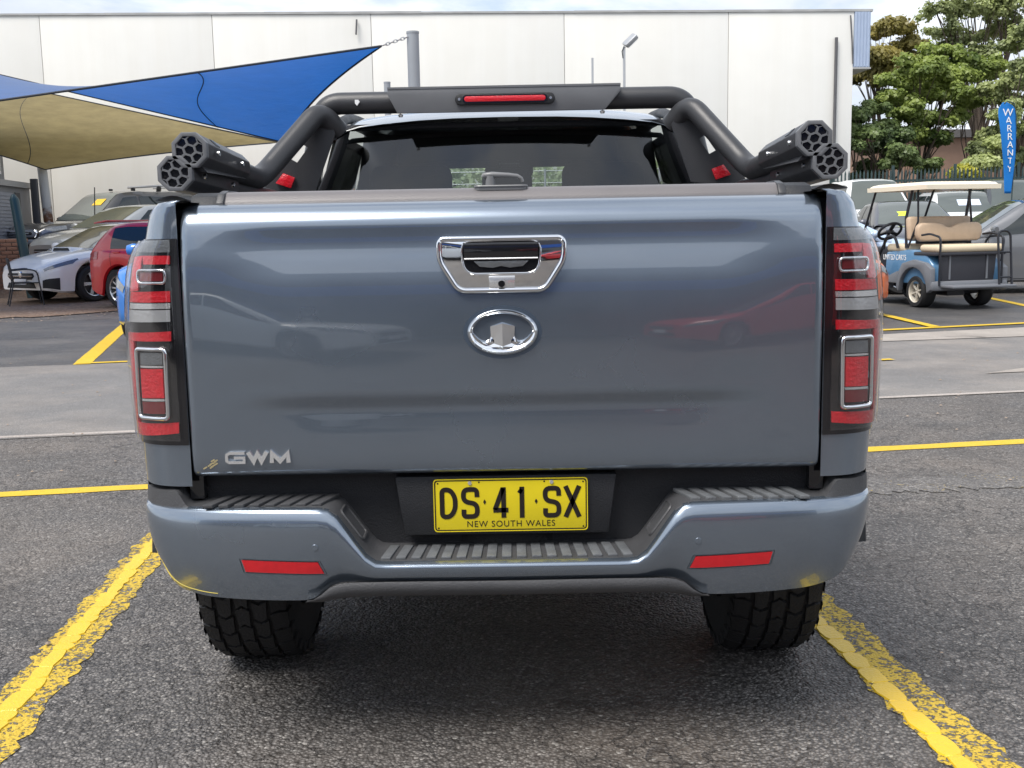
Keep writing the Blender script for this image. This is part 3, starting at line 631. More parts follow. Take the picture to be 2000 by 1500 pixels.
# ---- number plate
PY = 2.602; pc = Vector((.011, .629)); hw, hh = .187, .0655
def rrect(w, h, r, n=5): return [(pc.x+p.x, pc.y+p.y) for p in fillet([Vector((-w, -h, 0)), Vector((w, -h, 0)), Vector((w, h, 0)), Vector((-w, h, 0))], r, n, True)]
PL = B().prism(rrect(hw, hh, .010), PY, PY+.004).build('number_plate', m_plate, TR, .001)
B().ring(rrect(hw, hh, .010), rrect(hw-.0022, hh-.0022, .009), PY-.0014, PY+.002).build('plate_rim', m_plate, PL)
B().ring(rrect(hw-.0022, hh-.0022, .009), rrect(hw-.0052, hh-.0052, .007), PY-.0006, PY+.002).build('plate_border', m_ink, PL)
kx = .379/306.
def pxx(p): return pc.x+(p-997)*kx
for ch, a_, b_ in (('D', 858, 893), ('S', 900, 936), ('4', 961, 994), ('1', 1009, 1026), ('S', 1060, 1096), ('X', 1100, 1136)): letter(ch, pxx(a_), pxx(b_),   .5955, .6745, .0115, PY-.0012, PY+.001, m_ink, PL)
for p in (946, 1047): B().prism([(pxx(p)-.0036, .637), (pxx(p), .6435), (pxx(p)+.0036, .637), (pxx(p), .6305)], PY-.0010, PY+.001).build('plate_dot', m_ink, PL)
text_obj('plate_lettering', 'NEW SOUTH WALES', .0215, m_ink, PL, Matrix.Translation((pc.x, PY-.0004, .5815)) @ FACE, .0004, .97, 1.14)
for p, z in ((-.098, .684), (.100, .684)): B().lathe([(0, -.003), (.004, -.003), (.0055, 0)], 12, (pc.x+p, PY, z), 'y').build('plate_screw', m_satin, PL)
for p, z in ((-.176, .684), (.176, .684), (-.176, .573), (.176, .573), (-.076, .686), (.082, .686)): B().lathe([(0, -.0006), (.0022, -.0006), (.0022, .001)], 8, (pc.x+p, PY, z), 'y').build('plate_hole', m_ink, PL)
# ---- tonneau cover
def ton(u, v):
    x = lerp(-.672, .672, u); a = v*math.pi*.5
    if v <= 1: return (x, 2.668+.03*(1-math.sin(a)), 1.366+.046*(1-math.cos(a))**.8)
    return (x, lerp(2.668, 3.86, v-1), 1.412+.004*math.sin((v-1)*math.pi))
s = B(); 
def ton(u, v):
    x = lerp(-.668, .668, u)
    if v <= 1:
        a = v*math.pi/2; return (x, 2.700-.042*math.cos(a), 1.366+.046*math.sin(a)) if v > .3 else (x, 2.658+.004*(v/.3)*.6, 1.360+.027*(v/.3))
    return (x, lerp(2.700, 3.84, v-1), 1.412)
s.grid(ton, 0, 0, [i/40 for i in range(41)], [0, .15, .3, .4, .5, .6, .7, .8, .9, 1, 1.3, 1.6, 2]); TN = s.build('tonneau_cover', m_vinyl, TR, 0, 50)
for sx in (-1, 1):
    e = B(); e.prism([(2.655, 1.367), (2.655, 1.384), (2.675, 1.404), (2.72, 1.412), (2.85, 1.412), (2.85, 1.367)], sx*.670, sx*.742, 'x'); e.build('corner_clamp', m_plas, TN, .004)
    e = B(); e.prism([(2.650, 1.368), (2.650, 1.386), (2.670, 1.409), (2.71, 1.4165), (2.80, 1.4165), (2.80, 1.368)], sx*.660, sx*.678, 'x'); e.build('clamp_rib', m_powder, TN, .003)
    e = B(); e.prism([(2.69, 1.367), (2.69, 1.376), (2.75, 1.390), (3.84, 1.400), (3.84, 1.367)], sx*.69, sx*.80, 'x'); e.build('side_rail', m_plas, TN, .003)
# lock handle on the cover
HC = at(978, 352, 2.70)
hx, hz = HC.x, 1.4125
hb = [(p.x, p.y) for p in fillet([Vector((hx-.062, 2.674, 0)), Vector((hx+.062, 2.674, 0)), Vector((hx+.062, 2.705, 0)), Vector((hx-.062, 2.705, 0))], .014, 5, True)]
m_hand = M('grey_handle_plastic', (.16, .163, .168), .4, 0, .1, .5, .1, 20)
LK = B().prism(hb, 1.404, 1.4135, 'z').build('cover_lock', m_hand, TN, .002)
B().tube([(x, y, 1.4145) for x, y in hb], .003, 6, True).build('lock_plate_rim', m_hand, LK)
B().lathe([(.012, .0), (.0105, .022), (.0105, .026)], 16, (hx-.025, 2.69, 1.413), 'z').build('lock_post', m_hand, LK)
B().tube([(hx-.044, 2.69, 1.436), (hx-.040, 2.69, 1.440), (hx-.02, 2.69, 1.4415), (hx+.02, 2.69, 1.440), (hx+.040, 2.69, 1.4375), (hx+.050, 2.69, 1.432), (hx+.053, 2.69, 1.424)], [.0045, .0075, .008, .006, .0055, .0045, .004], 10).build('lock_lever', m_hand, LK, 0, 60)
TN.location.z = -.021
# ---- cab
CABW = spl([(.50, .90), (.8, .925), (1.1, .915), (1.30, .86), (1.36, .800), (1.44, .716), (1.55, .690), (1.66, .645), (1.69, .620)])
RYF = spl([(4.06, 1.675), (4.16, 1.712), (4.35, 1.748), (4.7, 1.772), (5.2, 1.772), (5.6, 1.745), (5.85, 1.705)])     # roof line
s = B()
def roofp(u, v):                           # v -1..1 across
    y0 = lerp(4.10, 5.85, u); x = v*.632; c = abs(v)
    y = y0+(.035*c**2 if u < .2 else 0); z = RYF(y0)-.040*c**2.6-.03*max(0, c-.9)/.1
    return (x, y, z)
s.grid(roofp, 0, 0, [0, .02, .05, .1, .15, .22, .3, .45, .6, .75, .9, 1], [-1, -.985, -.96, -.92, -.85, -.7, -.5, -.3, 0, .3, .5, .7, .85, .92, .96, .985, 1])
RF_ = s.build('cab_roof', m_blue, TR, 0, 60)
for sx in (-1, 1):
    B().tube([(sx*.612, lerp(4.13, 5.85, i/16), RYF(lerp(4.13, 5.85, i/16))-.032-.012*(i == 0)) for i in range(17)], .020, 8).build('roof_rail', m_plas, RF_, 0, 60)
# pillars and lower cab back
def rearw(u, v):                            # rear glass surface; u -1..1 across, v 0 bottom..1 top
    z = lerp(1.34, 1.676, v); hw_ = lerp(.735, .610, sstep(-.2, 1.0, v)*.55+.45*v); return Vector((u*hw_, lerp(4.05, 4.115, v)+.035*u*u, z))
s = B()
s.grid(lambda u, v: tuple(rearw(u, v)), 0, 0, [-1, -.97, -.93], [i/12 for i in range(13)]); s.grid(lambda u, v: tuple(rearw(u, v)), 0, 0, [.93, .97, 1], [i/12 for i in range(13)])
s.grid(lambda u, v: tuple(rearw(u, v)), 0, 0, [-1+i/12 for i in range(25)], [.93, .97, 1.0]); s.grid(lambda u, v: tuple(rearw(u, v)), 0, 0, [-1+i/12 for i in range(25)], [-.1, 0, .05])
WF = s.build('rear_window_frame', m_gloss, TR, 0, 60)
s = B(); s.grid(lambda u, v: tuple(rearw(u, v)+Vector((0, -.0025, 0))), 0, 0, [-.96+i*.08 for i in range(25)], [.02+.93*i/10 for i in range(11)]); s.build('rear_window', m_glass, TR, 0, 60)
for sx in (-1, 1):                          # cab flanks with door window openings left as separate glass
    s = B()
    def fl_(u, v, sx=sx):
        z = lerp(1.30, 1.66, v); return (sx*CABW(z), u+(.05*v if u < 4.2 else 0)-(0 if u < 5.7 else .62*v), z)
    s.grid(fl_, 0, 0, [4.085, 4.14, 4.20, 4.26], [i/8 for i in range(9)]); s.grid(fl_, 0, 0, [5.05, 5.13], [i/8 for i in range(9)]); s.grid(fl_, 0, 0, [6.30, 6.42, 6.5], [i/8 for i in range(9)]); s.grid(fl_, 0, 0, [4.26, 5, 5.6, 5.75], [.9, .95, 1])
    s.build('cab_pillars', m_blue, TR, 0, 60)
    s = B(); s.grid(lambda u, v, sx=sx: (lambda p: (p[0]-sx*.004, p[1], p[2]))(fl_(u, v, sx)), 0, 0, [4.26, 4.6, 5.05], [0, .5, .92]); s.build('side_window', m_priv, TR, 0, 60)
    s = B(); s.grid(lambda u, v, sx=sx: (lambda p: (p[0]-sx*.004, p[1], p[2]))(fl_(u, v, sx)), 0, 0, [5.13, 5.6, 6.3], [0, .5, .92]); s.build('side_window', m_priv, TR, 0, 60)
    # lower cab side, doors and front wing
    s = B(); FA = 6.57
    def zb2(y): d = abs(y-FA); return .46 if d > .47 else max(.46, .385+math.sqrt(max(0, .47**2-d*d)))
    ysl = [4.235, 4.6, 5, 5.05, 5.5, 6.0, 6.08, 6.101]+[FA+.47*math.cos(math.radians(a)) for a in range(176, 0, -8)]+[7.042, 7.06, 7.2, 7.4, 7.5]
    hoodz = spl([(4.2, 1.31), (6.3, 1.31), (6.6, 1.22), (7.0, 1.16), (7.3, 1.10), (7.5, 1.00)])
    def sd2(u, v, sx=sx):
        z = lerp(zb2(u), hoodz(u), v); w = CABW(min(z, 1.30)); w *= 1-.16*sstep(7.05, 7.55, u); return (sx*w, u, z)
    s.grid(sd2, 0, 0, ysl, [0, .1, .25, .4, .55, .7, .85, .95, 1]); s.build('cab_side', m_blue, TR, 0, 60)
    mr = B(); mr.lathe([(0, -.10), (.06, -.10), (.10, -.06), (.11, 0), (.10, .07), (.05, .11), (0, .115)], 14, (0, 0, 0), 'x')
    mr.v = [(sx*1.02+x*1.0, 5.98+y*.55, 1.26+z*.9) for x, y, z in mr.v]; mr.tube([(sx*.85, 6.0, 1.20), (sx*.97, 5.99, 1.22)], .025, 8); mr.build('door_mirror', m_chrome, TR, 0, 60)
    B().box((sx*.935, 4.75, 1.12), (.03, .16, .03)).build('door_handle', m_chrome, TR, .008)
    B().tube([(sx*.90, 4.3, .37), (sx*.93, 4.4, .36), (sx*.93, 5.9, .36), (sx*.90, 6.0, .37)], .045, 8).build('side_step', m_plas, TR)
s = B(); hz_ = spl([(6.3, 1.335), (6.6, 1.27), (7.0, 1.22), (7.35, 1.15), (7.5, 1.04)])
s.grid(lambda u, v: (v*.86*(1-.16*sstep(7.05, 7.55, u)), u+.06*(1-v*v)*sstep(7.2, 7.5, u), lerp(hoodz(u), hz_(u), 1-abs(v)**3)), 0, 0, [6.25, 6.4, 6.6, 6.8, 7, 7.15, 7.3, 7.4, 7.5], [-1, -.9, -.75, -.5, -.25, 0, .25, .5, .75, .9, 1]); s.build('bonnet', m_blue, TR, 0, 60)
s = B(); s.grid(lambda u, v: (u*.73, 7.50+.06*(1-u*u), lerp(.5, 1.02, v)), 10, 4); s.v = [(x*2-.73, 7.50+.06*(1-(x*2/.73-1)**2), z) for x, y, z in s.v]; s.build('front_grille', m_plas, TR)
s = B(); s.grid(lambda u, v: (lerp(-1, 1, u)*lerp(.74, .585, v), lerp(6.50, 5.85, v)-.10*(2*u-1)**2*(1-v), lerp(1.30, 1.70, v)), 10, 6); s.build('windscreen', m_wind, TR, 0, 60)
# cab inside
s = B(); s.box((0, 5.2, .62), (1.66, 2.5, .05)); s.build('cab_floor', m_dark, TR)
B().box((0, 4.14, .98), (1.56, .04, .76)).build('cab_back_panel', m_dark, TR)
s = B(); s.grid(lambda u, v: (lerp(-.60, .60, v), lerp(4.16, 5.8, u), RYF(lerp(4.16, 5.8, u))-.085-.02*abs(2*v-1)**3), 8, 10); s.build('headlining', M('grey_headlining', (.05, .05, .052), .9), TR)
s = B(); s.box((0, 6.20, 1.18), (1.5, .55, .22)); s.build('dashboard', m_dark, TR, .06)
s = B(); s.box((0, 4.52, .90), (1.30, .18, .62), Matrix.Rotation(-.18, 3, 'X')); s.build('rear_bench', m_fabric, TR, .05)
for x in (-.42, .42):
    s = B(); s.box((x, 5.30, 1.02), (.50, .15, .70), Matrix.Rotation(-.16, 3, 'X')); SE = s.build('front_seat', m_fabric, TR, .07)
    s = B(); s.box((x, 5.36, 1.46), (.27, .11, .19)); s.build('headrest', m_fabric, SE, .045, 60, 3)
    s = B(); s.box((x*.915, 4.47, 1.40), (.33, .10, .29)); s.build('headrest', m_fabric, TR, .045, 60, 3)
s = B(); s.box((.0, 4.47, 1.39), (.20, .09, .27)); s.build('headrest', m_fabric, TR, .04, 60, 3)
for sx in (-1, 1): B().box((sx*.600, 5.12, 1.50), (.15, .20, .44), Matrix.Rotation(sx*-.16, 3, 'Y')).build('pillar_trim', M('grey_trim_plastic', (.045, .045, .048), .7), TR, .02)
for sx in (-1, 1): B().box((sx*.31, 5.78, 1.645), (.52, .03, .10)).build('sun_visor', M('grey_trim_plastic', (.045, .045, .048), .7), TR, .01)
B().box((.0, 5.83, 1.585), (.25, .05, .07)).build('interior_mirror', m_dark, TR, .02)
B().box((0, 5.9, 1.64), (.16, .06, .09)).build('sensor_housing', m_dark, TR, .02)
B().tube([( .30+.17*math.cos(t), 5.98, 1.22+.17*math.sin(t)) for t in [i*math.pi/12 for i in range(24)]], .016, 8, True).build('steering_wheel', m_dark, TR)
# ---- sports bar
SBY = 3.93
hoop = fillet([(-.735, 4.00, 1.36), (-.665, 3.985, 1.60), (-.640, 3.975, 1.735), (.640, 3.975, 1.735), (.665, 3.985, 1.60), (.735, 4.00, 1.36)], .15, 12)
SB = B().tube(hoop, .038, 20).build('sports_bar', m_powder, TR, 0, 60)
m_bolt = M('zinc_bolt', (.75, .76, .77), .25, 1)
for sx in (-1, 1):
    up = fillet([(sx*.585, 3.965, 1.640), (sx*.640, 3.90, 1.705), (sx*.815, 3.70, 1.462), (sx*.826, 2.99, 1.5125)], .075, 9)
    B().tube(up, .036, 18).build('upper_rail_tube', m_powder, SB, 0, 60)
    low = [(sx*.80, 3.95, 1.398), (sx*.845, 3.5, 1.424), (sx*.868, 2.99, 1.452)]
    B().tube(low, .034, 18).build('lower_rail_tube', m_powder, SB, 0, 60)
    # octagonal sleeves and honeycomb end caps
    def octo(c, r, rot=math.pi/8): return [(c[0]+r*math.cos(rot+i*math.pi/4), c[1]+r*math.sin(rot+i*math.pi/4)) for i in range(8)]
    ends = [((sx*.826, 1.5125), (sx*.8205, 1.4835), 3.44), ((sx*.868, 1.4525), (sx*.846, 1.426), 3.40)]
    for (c, c2, yb) in ends:
        k = (c2[0]-c[0], c2[1]-c[1])
        SL_ = B().prism(octo(c, .0485), 2.985, yb, 'y', octo((c[0]+k[0]*.85, c[1]+k[1]*.85), .0455)).build('octagonal_sleeve', m_powder, SB, .003)
        B().prism(octo(c, .0495), 2.974, 2.990).build('sleeve_end', m_powder2, SL_, .002)
        fc = B(); fc.prism(octo(c, .0405), 2.9735, 2.9795); fc.build('mesh_backing', m_gloss, SL_)
        hcx = B(); hr = .0162
        B().ring(octo(c, .0500), octo(c, .0385), 2.9655, 2.9738).build('end_rim', m_powder2, SL_, .001)
        ca, sa = math.cos(.30*sx), math.sin(.30*sx)
        for q in range(-2, 3):
            for r in range(-2, 3):
                hxp, hzp = hr*1.5*q*1.08, hr*math.sqrt(3)*(r+q/2)*.92
                px_, pz_ = ca*hxp-sa*hzp, sa*hxp+ca*hzp
                if math.hypot(px_, pz_) > .042: continue
                def hexp(rad): return [((lambda a_, b_: (c[0]+ca*a_-sa*b_, c[1]+sa*a_+ca*b_))(hxp+rad*1.08*math.cos(i*math.pi/3), hzp+rad*.92*math.sin(i*math.pi/3))) for i in range(6)]
                def clip(ps): return [(lambda v: (c[0]+v.x, c[1]+v.y))((lambda d: d if d.length < .0395 else d*(.0395/d.length))(Vector((p[0]-c[0], p[1]-c[1])))) for p in ps]
                hcx.ring(clip(hexp(hr*.99)), clip(hexp(hr*.80)), 2.967, 2.9735)
        hcx.build('honeycomb_mesh', m_powder2, SL_, 0, 0, weld=False)
        for yy in (3.05, 3.30):
            f_ = (yy-2.985)/(yb-2.985)*.85; cc_ = (c[0]+k[0]*f_, c[1]+k[1]*f_)
            B().lathe([(0, 0), (.0065, 0), (.0075, .004), (.0075, .008)], 10, (cc_[0]-sx*.0505, yy, cc_[1]-.002), 'x').build('bolt', m_bolt, SL_)
        for yy in (3.085, 3.10, 3.115):
            f_ = (yy-2.985)/(yb-2.985)*.85; cc_ = (c[0]+k[0]*f_, c[1]+k[1]*f_)
            B().box((cc_[0]-sx*.0322, yy, cc_[1]+.0322), (.026, .004, .0022), Matrix.Rotation(-sx*math.pi/4, 3, 'Y')).build('vent_slot', m_gloss, SL_)
    B().prism([(sx*.79, 1.455), (sx*.86, 1.47), (sx*.88, 1.50), (sx*.83, 1.50)], 3.0, 3.42).build('sleeve_web', m_powder, SB)
    # gusset plate with slot between the two legs
    e = [at(x if sx < 0 else 1966-x, y if sx < 0 else y-17, 3.93) for x, y in ((640, 225), (656, 262), (618, 372), (500, 385), (520, 352))]
    o_ = [(p.x, p.z) for p in e]
    sl = [(p.x, p.z) for p in [at(x if sx < 0 else 1966-x, y if sx < 0 else y-17, 3.93) for x, y in ((590, 281), (603, 289), (582, 318), (569, 311))]]
    oc = [o_[0], o_[1], o_[2], o_[4]]
    B().ring(oc, sl, 3.915, 3.925).build('gusset_plate', m_powder, SB)
    B().prism([o_[2], o_[3], o_[4]], 3.915, 3.925).build('gusset_foot', m_powder, SB)
    rf = [(p.x, p.z) for p in [at(x if sx < 0 else 1966-x, y if sx < 0 else y-17, 3.90) for x, y in ((553, 338), (576, 347), (568, 368), (538, 358))]]
    B().prism(rf, 3.898, 3.912).build('side_reflector', m_red, SB, .002)
    B().box((sx*.745, 3.97, 1.385), (.16, .12, .03)).build('mounting_foot', m_powder, SB, .006)
pn = [(-.402, 1.772), (.402, 1.772), (.402, 1.752), (.348, 1.690), (-.370, 1.690), (-.402, 1.752)]
PNL = B().prism(pn, 3.900, 3.912, 'y').build('light_panel', m_powder2, SB, .002)
B().prism([(-.402, 1.771), (.402, 1.771), (.402, 1.778), (-.402, 1.778)], 3.898, 4.02).build('panel_top', m_powder2, PNL)
c0 = Vector((.003, 1.7315))
def stad(w, h, n=10): return [(c0.x+w*(1 if math.cos(t) > 0 else -1)*1.0+h*math.cos(t)-h*(1 if math.cos(t) > 0 else -1), c0.y+h*math.sin(t)) for t in [2*math.pi*(i+.5)/24 for i in range(24)]]
BL = B().prism(stad(.172, .0195), 3.884, 3.902).build('brake_light', m_plas, SB, .004)
B().prism(stad(.140, .0095), 3.878, 3.890).build('brake_lens', m_red, BL, .002)
B().ring(stad(.146, .0135), stad(.139, .0090), 3.880, 3.890).build('lens_trim', m_gloss, BL)
for sx in (-1, 1): B().lathe([(0, -.002), (.005, -.002), (.006, .002)], 10, (c0.x+sx*.157, 3.883, c0.y), 'y').build('screw', m_bolt, BL)
for x in (-.36, .34): B().lathe([(0, 0), (.007, 0), (.009, .008), (0, .012)], 10, (x, 3.91, 1.678), 'z').build('panel_bolt', m_bolt, PNL)
s = B(); s.prism([(-.520, 1.742), (-.508, 1.742), (-.503, 1.735), (-.513, 1.722), (-.520, 1.730)], 3.930, 3.9375); s.build('scuff_label', m_white, SB)
# ---- wheels
def tyre_mesh(r, w):
    b = B(); h = w/2
    b.lathe([(r*.60, -h*.92), (r*.66, -h*1.0), (r*.86, -h*1.02), (r*.955, -h*.92), (r*.972, -h*.8), (r*.972, h*.8), (r*.955, h*.92), (r*.86, h*1.02), (r*.66, h*1.0), (r*.60, h*.92)], 48)
    return b
def tread(r, w, n=34):
    b = B(); h = w/2
    for i in range(n):
        for k, (x0, x1, da) in enumerate(((-.99, -.62, 0), (-.56, -.22, .35), (-.16, .16, .05), (.22, .56, .6), (.62, .99, .3))):
            a0 = 2*math.pi*(i+da)/n; sp = 2*math.pi/n*.84; sk = .03*(1 if k % 2 else -1)
            pts = []
            for (xx, aa) in ((x0, a0), (lerp(x0, x1, .5), a0+sk), (x1, a0), (x1-.04, a0+sp), (lerp(x0, x1, .5), a0+sp+sk), (x0+.03, a0+sp)):
                pts.append((xx*h, aa))
            def ps(rad_f): return [(x, rad_f(x)*math.cos(a), rad_f(x)*math.sin(a)) for x, a in pts]
            o1 = ps(lambda x: r*(1-.05*max(0, (abs(x)/h-.75)/.25)**2)); i1 = ps(lambda x: r*.965*(1-.05*max(0, (abs(x)/h-.75)/.25)**2))
            b.add(o1+i1, [(0, 1, 2, 3, 4, 5)]+[(q, q+6, (q+1) % 6+6, (q+1) % 6) for q in range(6)])
        for sd2_ in (-1, 1):                # sidewall lugs
            a0 = 2*math.pi*(i+.2)/n; sp = 2*math.pi/n*.5
            b.add([(sd2_*h*1.0, r*.97*math.cos(a0), r*.97*math.sin(a0)), (sd2_*h*1.0, r*.97*math.cos(a0+sp), r*.97*math.sin(a0+sp)), (sd2_*h*1.045, r*.885*math.cos(a0+sp*.8), r*.885*math.sin(a0+sp*.8)), (sd2_*h*1.045, r*.885*math.cos(a0+sp*.2), r*.885*math.sin(a0+sp*.2)), (sd2_*h*.97, r*.9*math.cos(a0), r*.9*math.sin(a0)), (sd2_*h*.97, r*.9*math.cos(a0+sp), r*.9*math.sin(a0+sp))], [(0, 1, 2, 3), (0, 3, 4), (1, 5, 2), (3, 2, 5, 4)])
    return b
m_rim = M('alloy_rim', (.42, .43, .44), .3, .9, .3, .5, .06, 10)
for wx, wy in ((-WX, AX_Y), (WX, AX_Y), (-.775, 6.57), (.775, 6.57)):
    a = tyre_mesh(WR, .252); a.v = [(x+wx, y+wy, z+WR-.004) for x, y, z in a.v]; WH = a.build('wheel', m_rubber, TR, 0, 50)
    t_ = tread(WR, .252); t_.v = [(x+wx, y+wy, z+WR-.004) for x, y, z in t_.v]; t_.build('tread', m_rubber, WH, 0, 25, weld=False)
    sx = 1 if wx > 0 else -1; r_ = B(); r_.lathe([(.0, sx*.09), (.05, sx*.09), (.06, sx*.06), (.20, sx*.05), (.225, sx*.11), (.238, sx*.12), (.238, -sx*.11)], 36)
    for i in range(6):
        an = i*math.pi/3; r_.box((sx*.075, .125*math.cos(an), .125*math.sin(an)), (.035, .16, .05), Matrix.Rotation(an, 3, 'X'))
    r_.v = [(x+wx, y+wy, z+WR-.004) for x, y, z in r_.v]; r_.build('rim', m_rim, WH)
# ---- underbody
s = B(); s.box((0, 4.9, .545), (1.26, 4.4, .12)); s.box((-.47, 4.95, .46), (.09, 4.3, .12)); s.box((.47, 4.95, .46), (.09, 4.3, .12)); s.box((0, 2.78, .52), (1.5, .12, .16)); s.build('chassis', m_under, TR)
s = B(); s.tube([(-.70, AX_Y, .37), (.70, AX_Y, .37)], .045, 10); s.lathe([(0, -.13), (.10, -.11), (.15, -.04), (.15, .04), (.10, .11), (0, .13)], 16, (.0, AX_Y, .37), 'x'); s.build('rear_axle', m_under, TR, 0, 60)
s = B(); s.lathe([(.17, -.10), (.30, -.11), (.36, -.08), (.36, .08), (.30, .11), (.17, .10)], 32, (0, 3.0, .58), 'z'); s.build('spare_wheel', m_rubber, TR, 0, 50)
s = B(); s.tube([(.40, 3.9, .40), (.50, 3.3, .42), (.52, 2.80, .43)], .032, 10); s.build('exhaust_pipe', m_under, TR)
# ------------------------------------------------------------------ warehouse
W0, W1 = Vector((-13.5, 30.0, 0)), Vector((9.48, 31.8, 0)); WD = (W1-W0).normalized(); WN = Vector((WD.y, -WD.x, 0))
def walls(px, py=60):
    d = Fw*FPX+Rt*(px-1000)+Up*(750-py); t = (W0-CPOS).dot(WN)/d.dot(WN); return (CPOS+d*t-W0).dot(WD)
def wp(s, off=0.): p = W0+WD*s+WN*off; return (p.x, p.y)
WH_ = thing('warehouse', 'long white precast concrete warehouse wall behind the car yard', 'warehouse', (-2, 30.9, .3), 0, None, True)
m_wall = M('white_precast_concrete', (.76, .755, .72), .8, 0, 0, .3, .045, 1.3, .12, 30)
t = m_wall.node_tree; b = t.nodes['Principled BSDF']; co = N(t, 'ShaderNodeTexCoord'); mp = N(t, 'ShaderNodeMapping'); mp.inputs['Scale'].default_value = (1.6, 1.6, .07); t.links.new(co.outputs['Object'], mp.inputs[0])
n1 = N(t, 'ShaderNodeTexNoise'); n1.inputs['Scale'].default_value = 1.4; n1.inputs['Detail'].default_value = 7; n1.inputs['Roughness'].default_value = .65; t.links.new(mp.outputs[0], n1.inputs['Vector']); rp = N(t, 'ShaderNodeValToRGB'); rp.color_ramp.elements[0].position = .40; rp.color_ramp.elements[1].position = .62; rp.color_ramp.elements[0].color = (.975, .97, .96, 1); rp.color_ramp.elements[1].color = (1, 1, 1, 1); t.links.new(n1.outputs['Fac'], rp.inputs[0])
src = b.inputs['Base Color'].links[0].from_socket; mu = N(t, 'ShaderNodeMix', data_type='RGBA', blend_type='MULTIPLY'); mu.inputs['Factor'].default_value = 1.0; t.links.new(src, mu.inputs['A']); t.links.new(rp.outputs[0], mu.inputs['B']); t.links.new(mu.outputs['Result'], b.inputs['Base Color'])
def joint(s0, s1, f, b, z0, z1): return [wp(s0, f), wp(s1, f), wp(s1, b), wp(s0, b)]
js = [-14, -5.2]+[walls(p) for p in (78, 415, 725, 1102, 1423)]+[walls(1668)]
for a, b in zip(js, js[1:]): B().prism(joint(a+.007, b-.007, 0, -.16, 0, 0), .1, 7.0, 'z').build('wall_panel', m_wall, WH_, .008)
B().prism(joint(-14, js[-1]-.02, -.06, -.22, 0, 0), .1, 6.95, 'z').build('wall_core', M('joint_sealant', (.60, .60, .58), .8), WH_)
m_cap = M('weathered_flashing', (.42, .42, .41), .5, .3, 0, .5, .35, 2)
for i in range(9):
    a, b = lerp(-14, js[-1]+.5, i/9), lerp(-14, js[-1]+.5, (i+1)/9)
    B().prism(joint(a, b+.02, .03+.004*(i % 2), -.25, 0, 0), 7.003, 7.055+.006*(i % 3), 'z').build('roof_capping', m_cap, WH_)
B().prism([wp(js[-1]-.16, -.165), wp(js[-1], -.165), wp(js[-1], -9), wp(js[-1]-.16, -9)], .1, 6.9, 'z').build('end_wall', m_wall, WH_)
FB = B().prism([wp(js[-1]+.003, .02), wp(js[-1]+.46, .02), wp(js[-1]+.46, -8), wp(js[-1]+.003, -8)], 5.50, 7.0, 'z').build('metal_fascia', M('pale_blue_steel', (.42, .50, .64), .45, .2, 0, .5, .05, 3), WH_)
for i in range(5):
    sx = js[-1]+.045+i*.09; B().prism([wp(sx-.018, .045), wp(sx+.018, .045), wp(sx+.03, .021), wp(sx-.03, .021)], 5.52, 6.99, 'z').build('fascia_rib', MATS['pale_blue_steel'], FB)
B().prism([wp(js[-1]-.01, .05), wp(js[-1]+.49, .05), wp(js[-1]+.49, -8), wp(js[-1]-.01, -8)], 5.45, 5.497, 'z').build('fascia_trim', m_cap, FB)
sp_ = walls(1629, 200); B().tube([(*wp(sp_, .07), .3), (*wp(sp_, .07), 6.3)], .045, 10).build('downpipe', M('dark_pipe', (.10, .10, .105), .5, 0, 0, .5, .3, 3), WH_)
sb = walls(697, 40); B().tube([(*wp(sb, .06), 6.85), (*wp(sb-.03, .10), 6.45)], .025, 6).build('pipe_stub', MATS['dark_pipe'], WH_)
B().tube([(*wp(js[-1]-.12, .03), 6.9), (*wp(js[-1]-.06, .03), 6.2), (*wp(js[-1]-.02, .03), 5.6)], .02, 6).build('loose_cable', MATS['dark_pipe'], WH_)
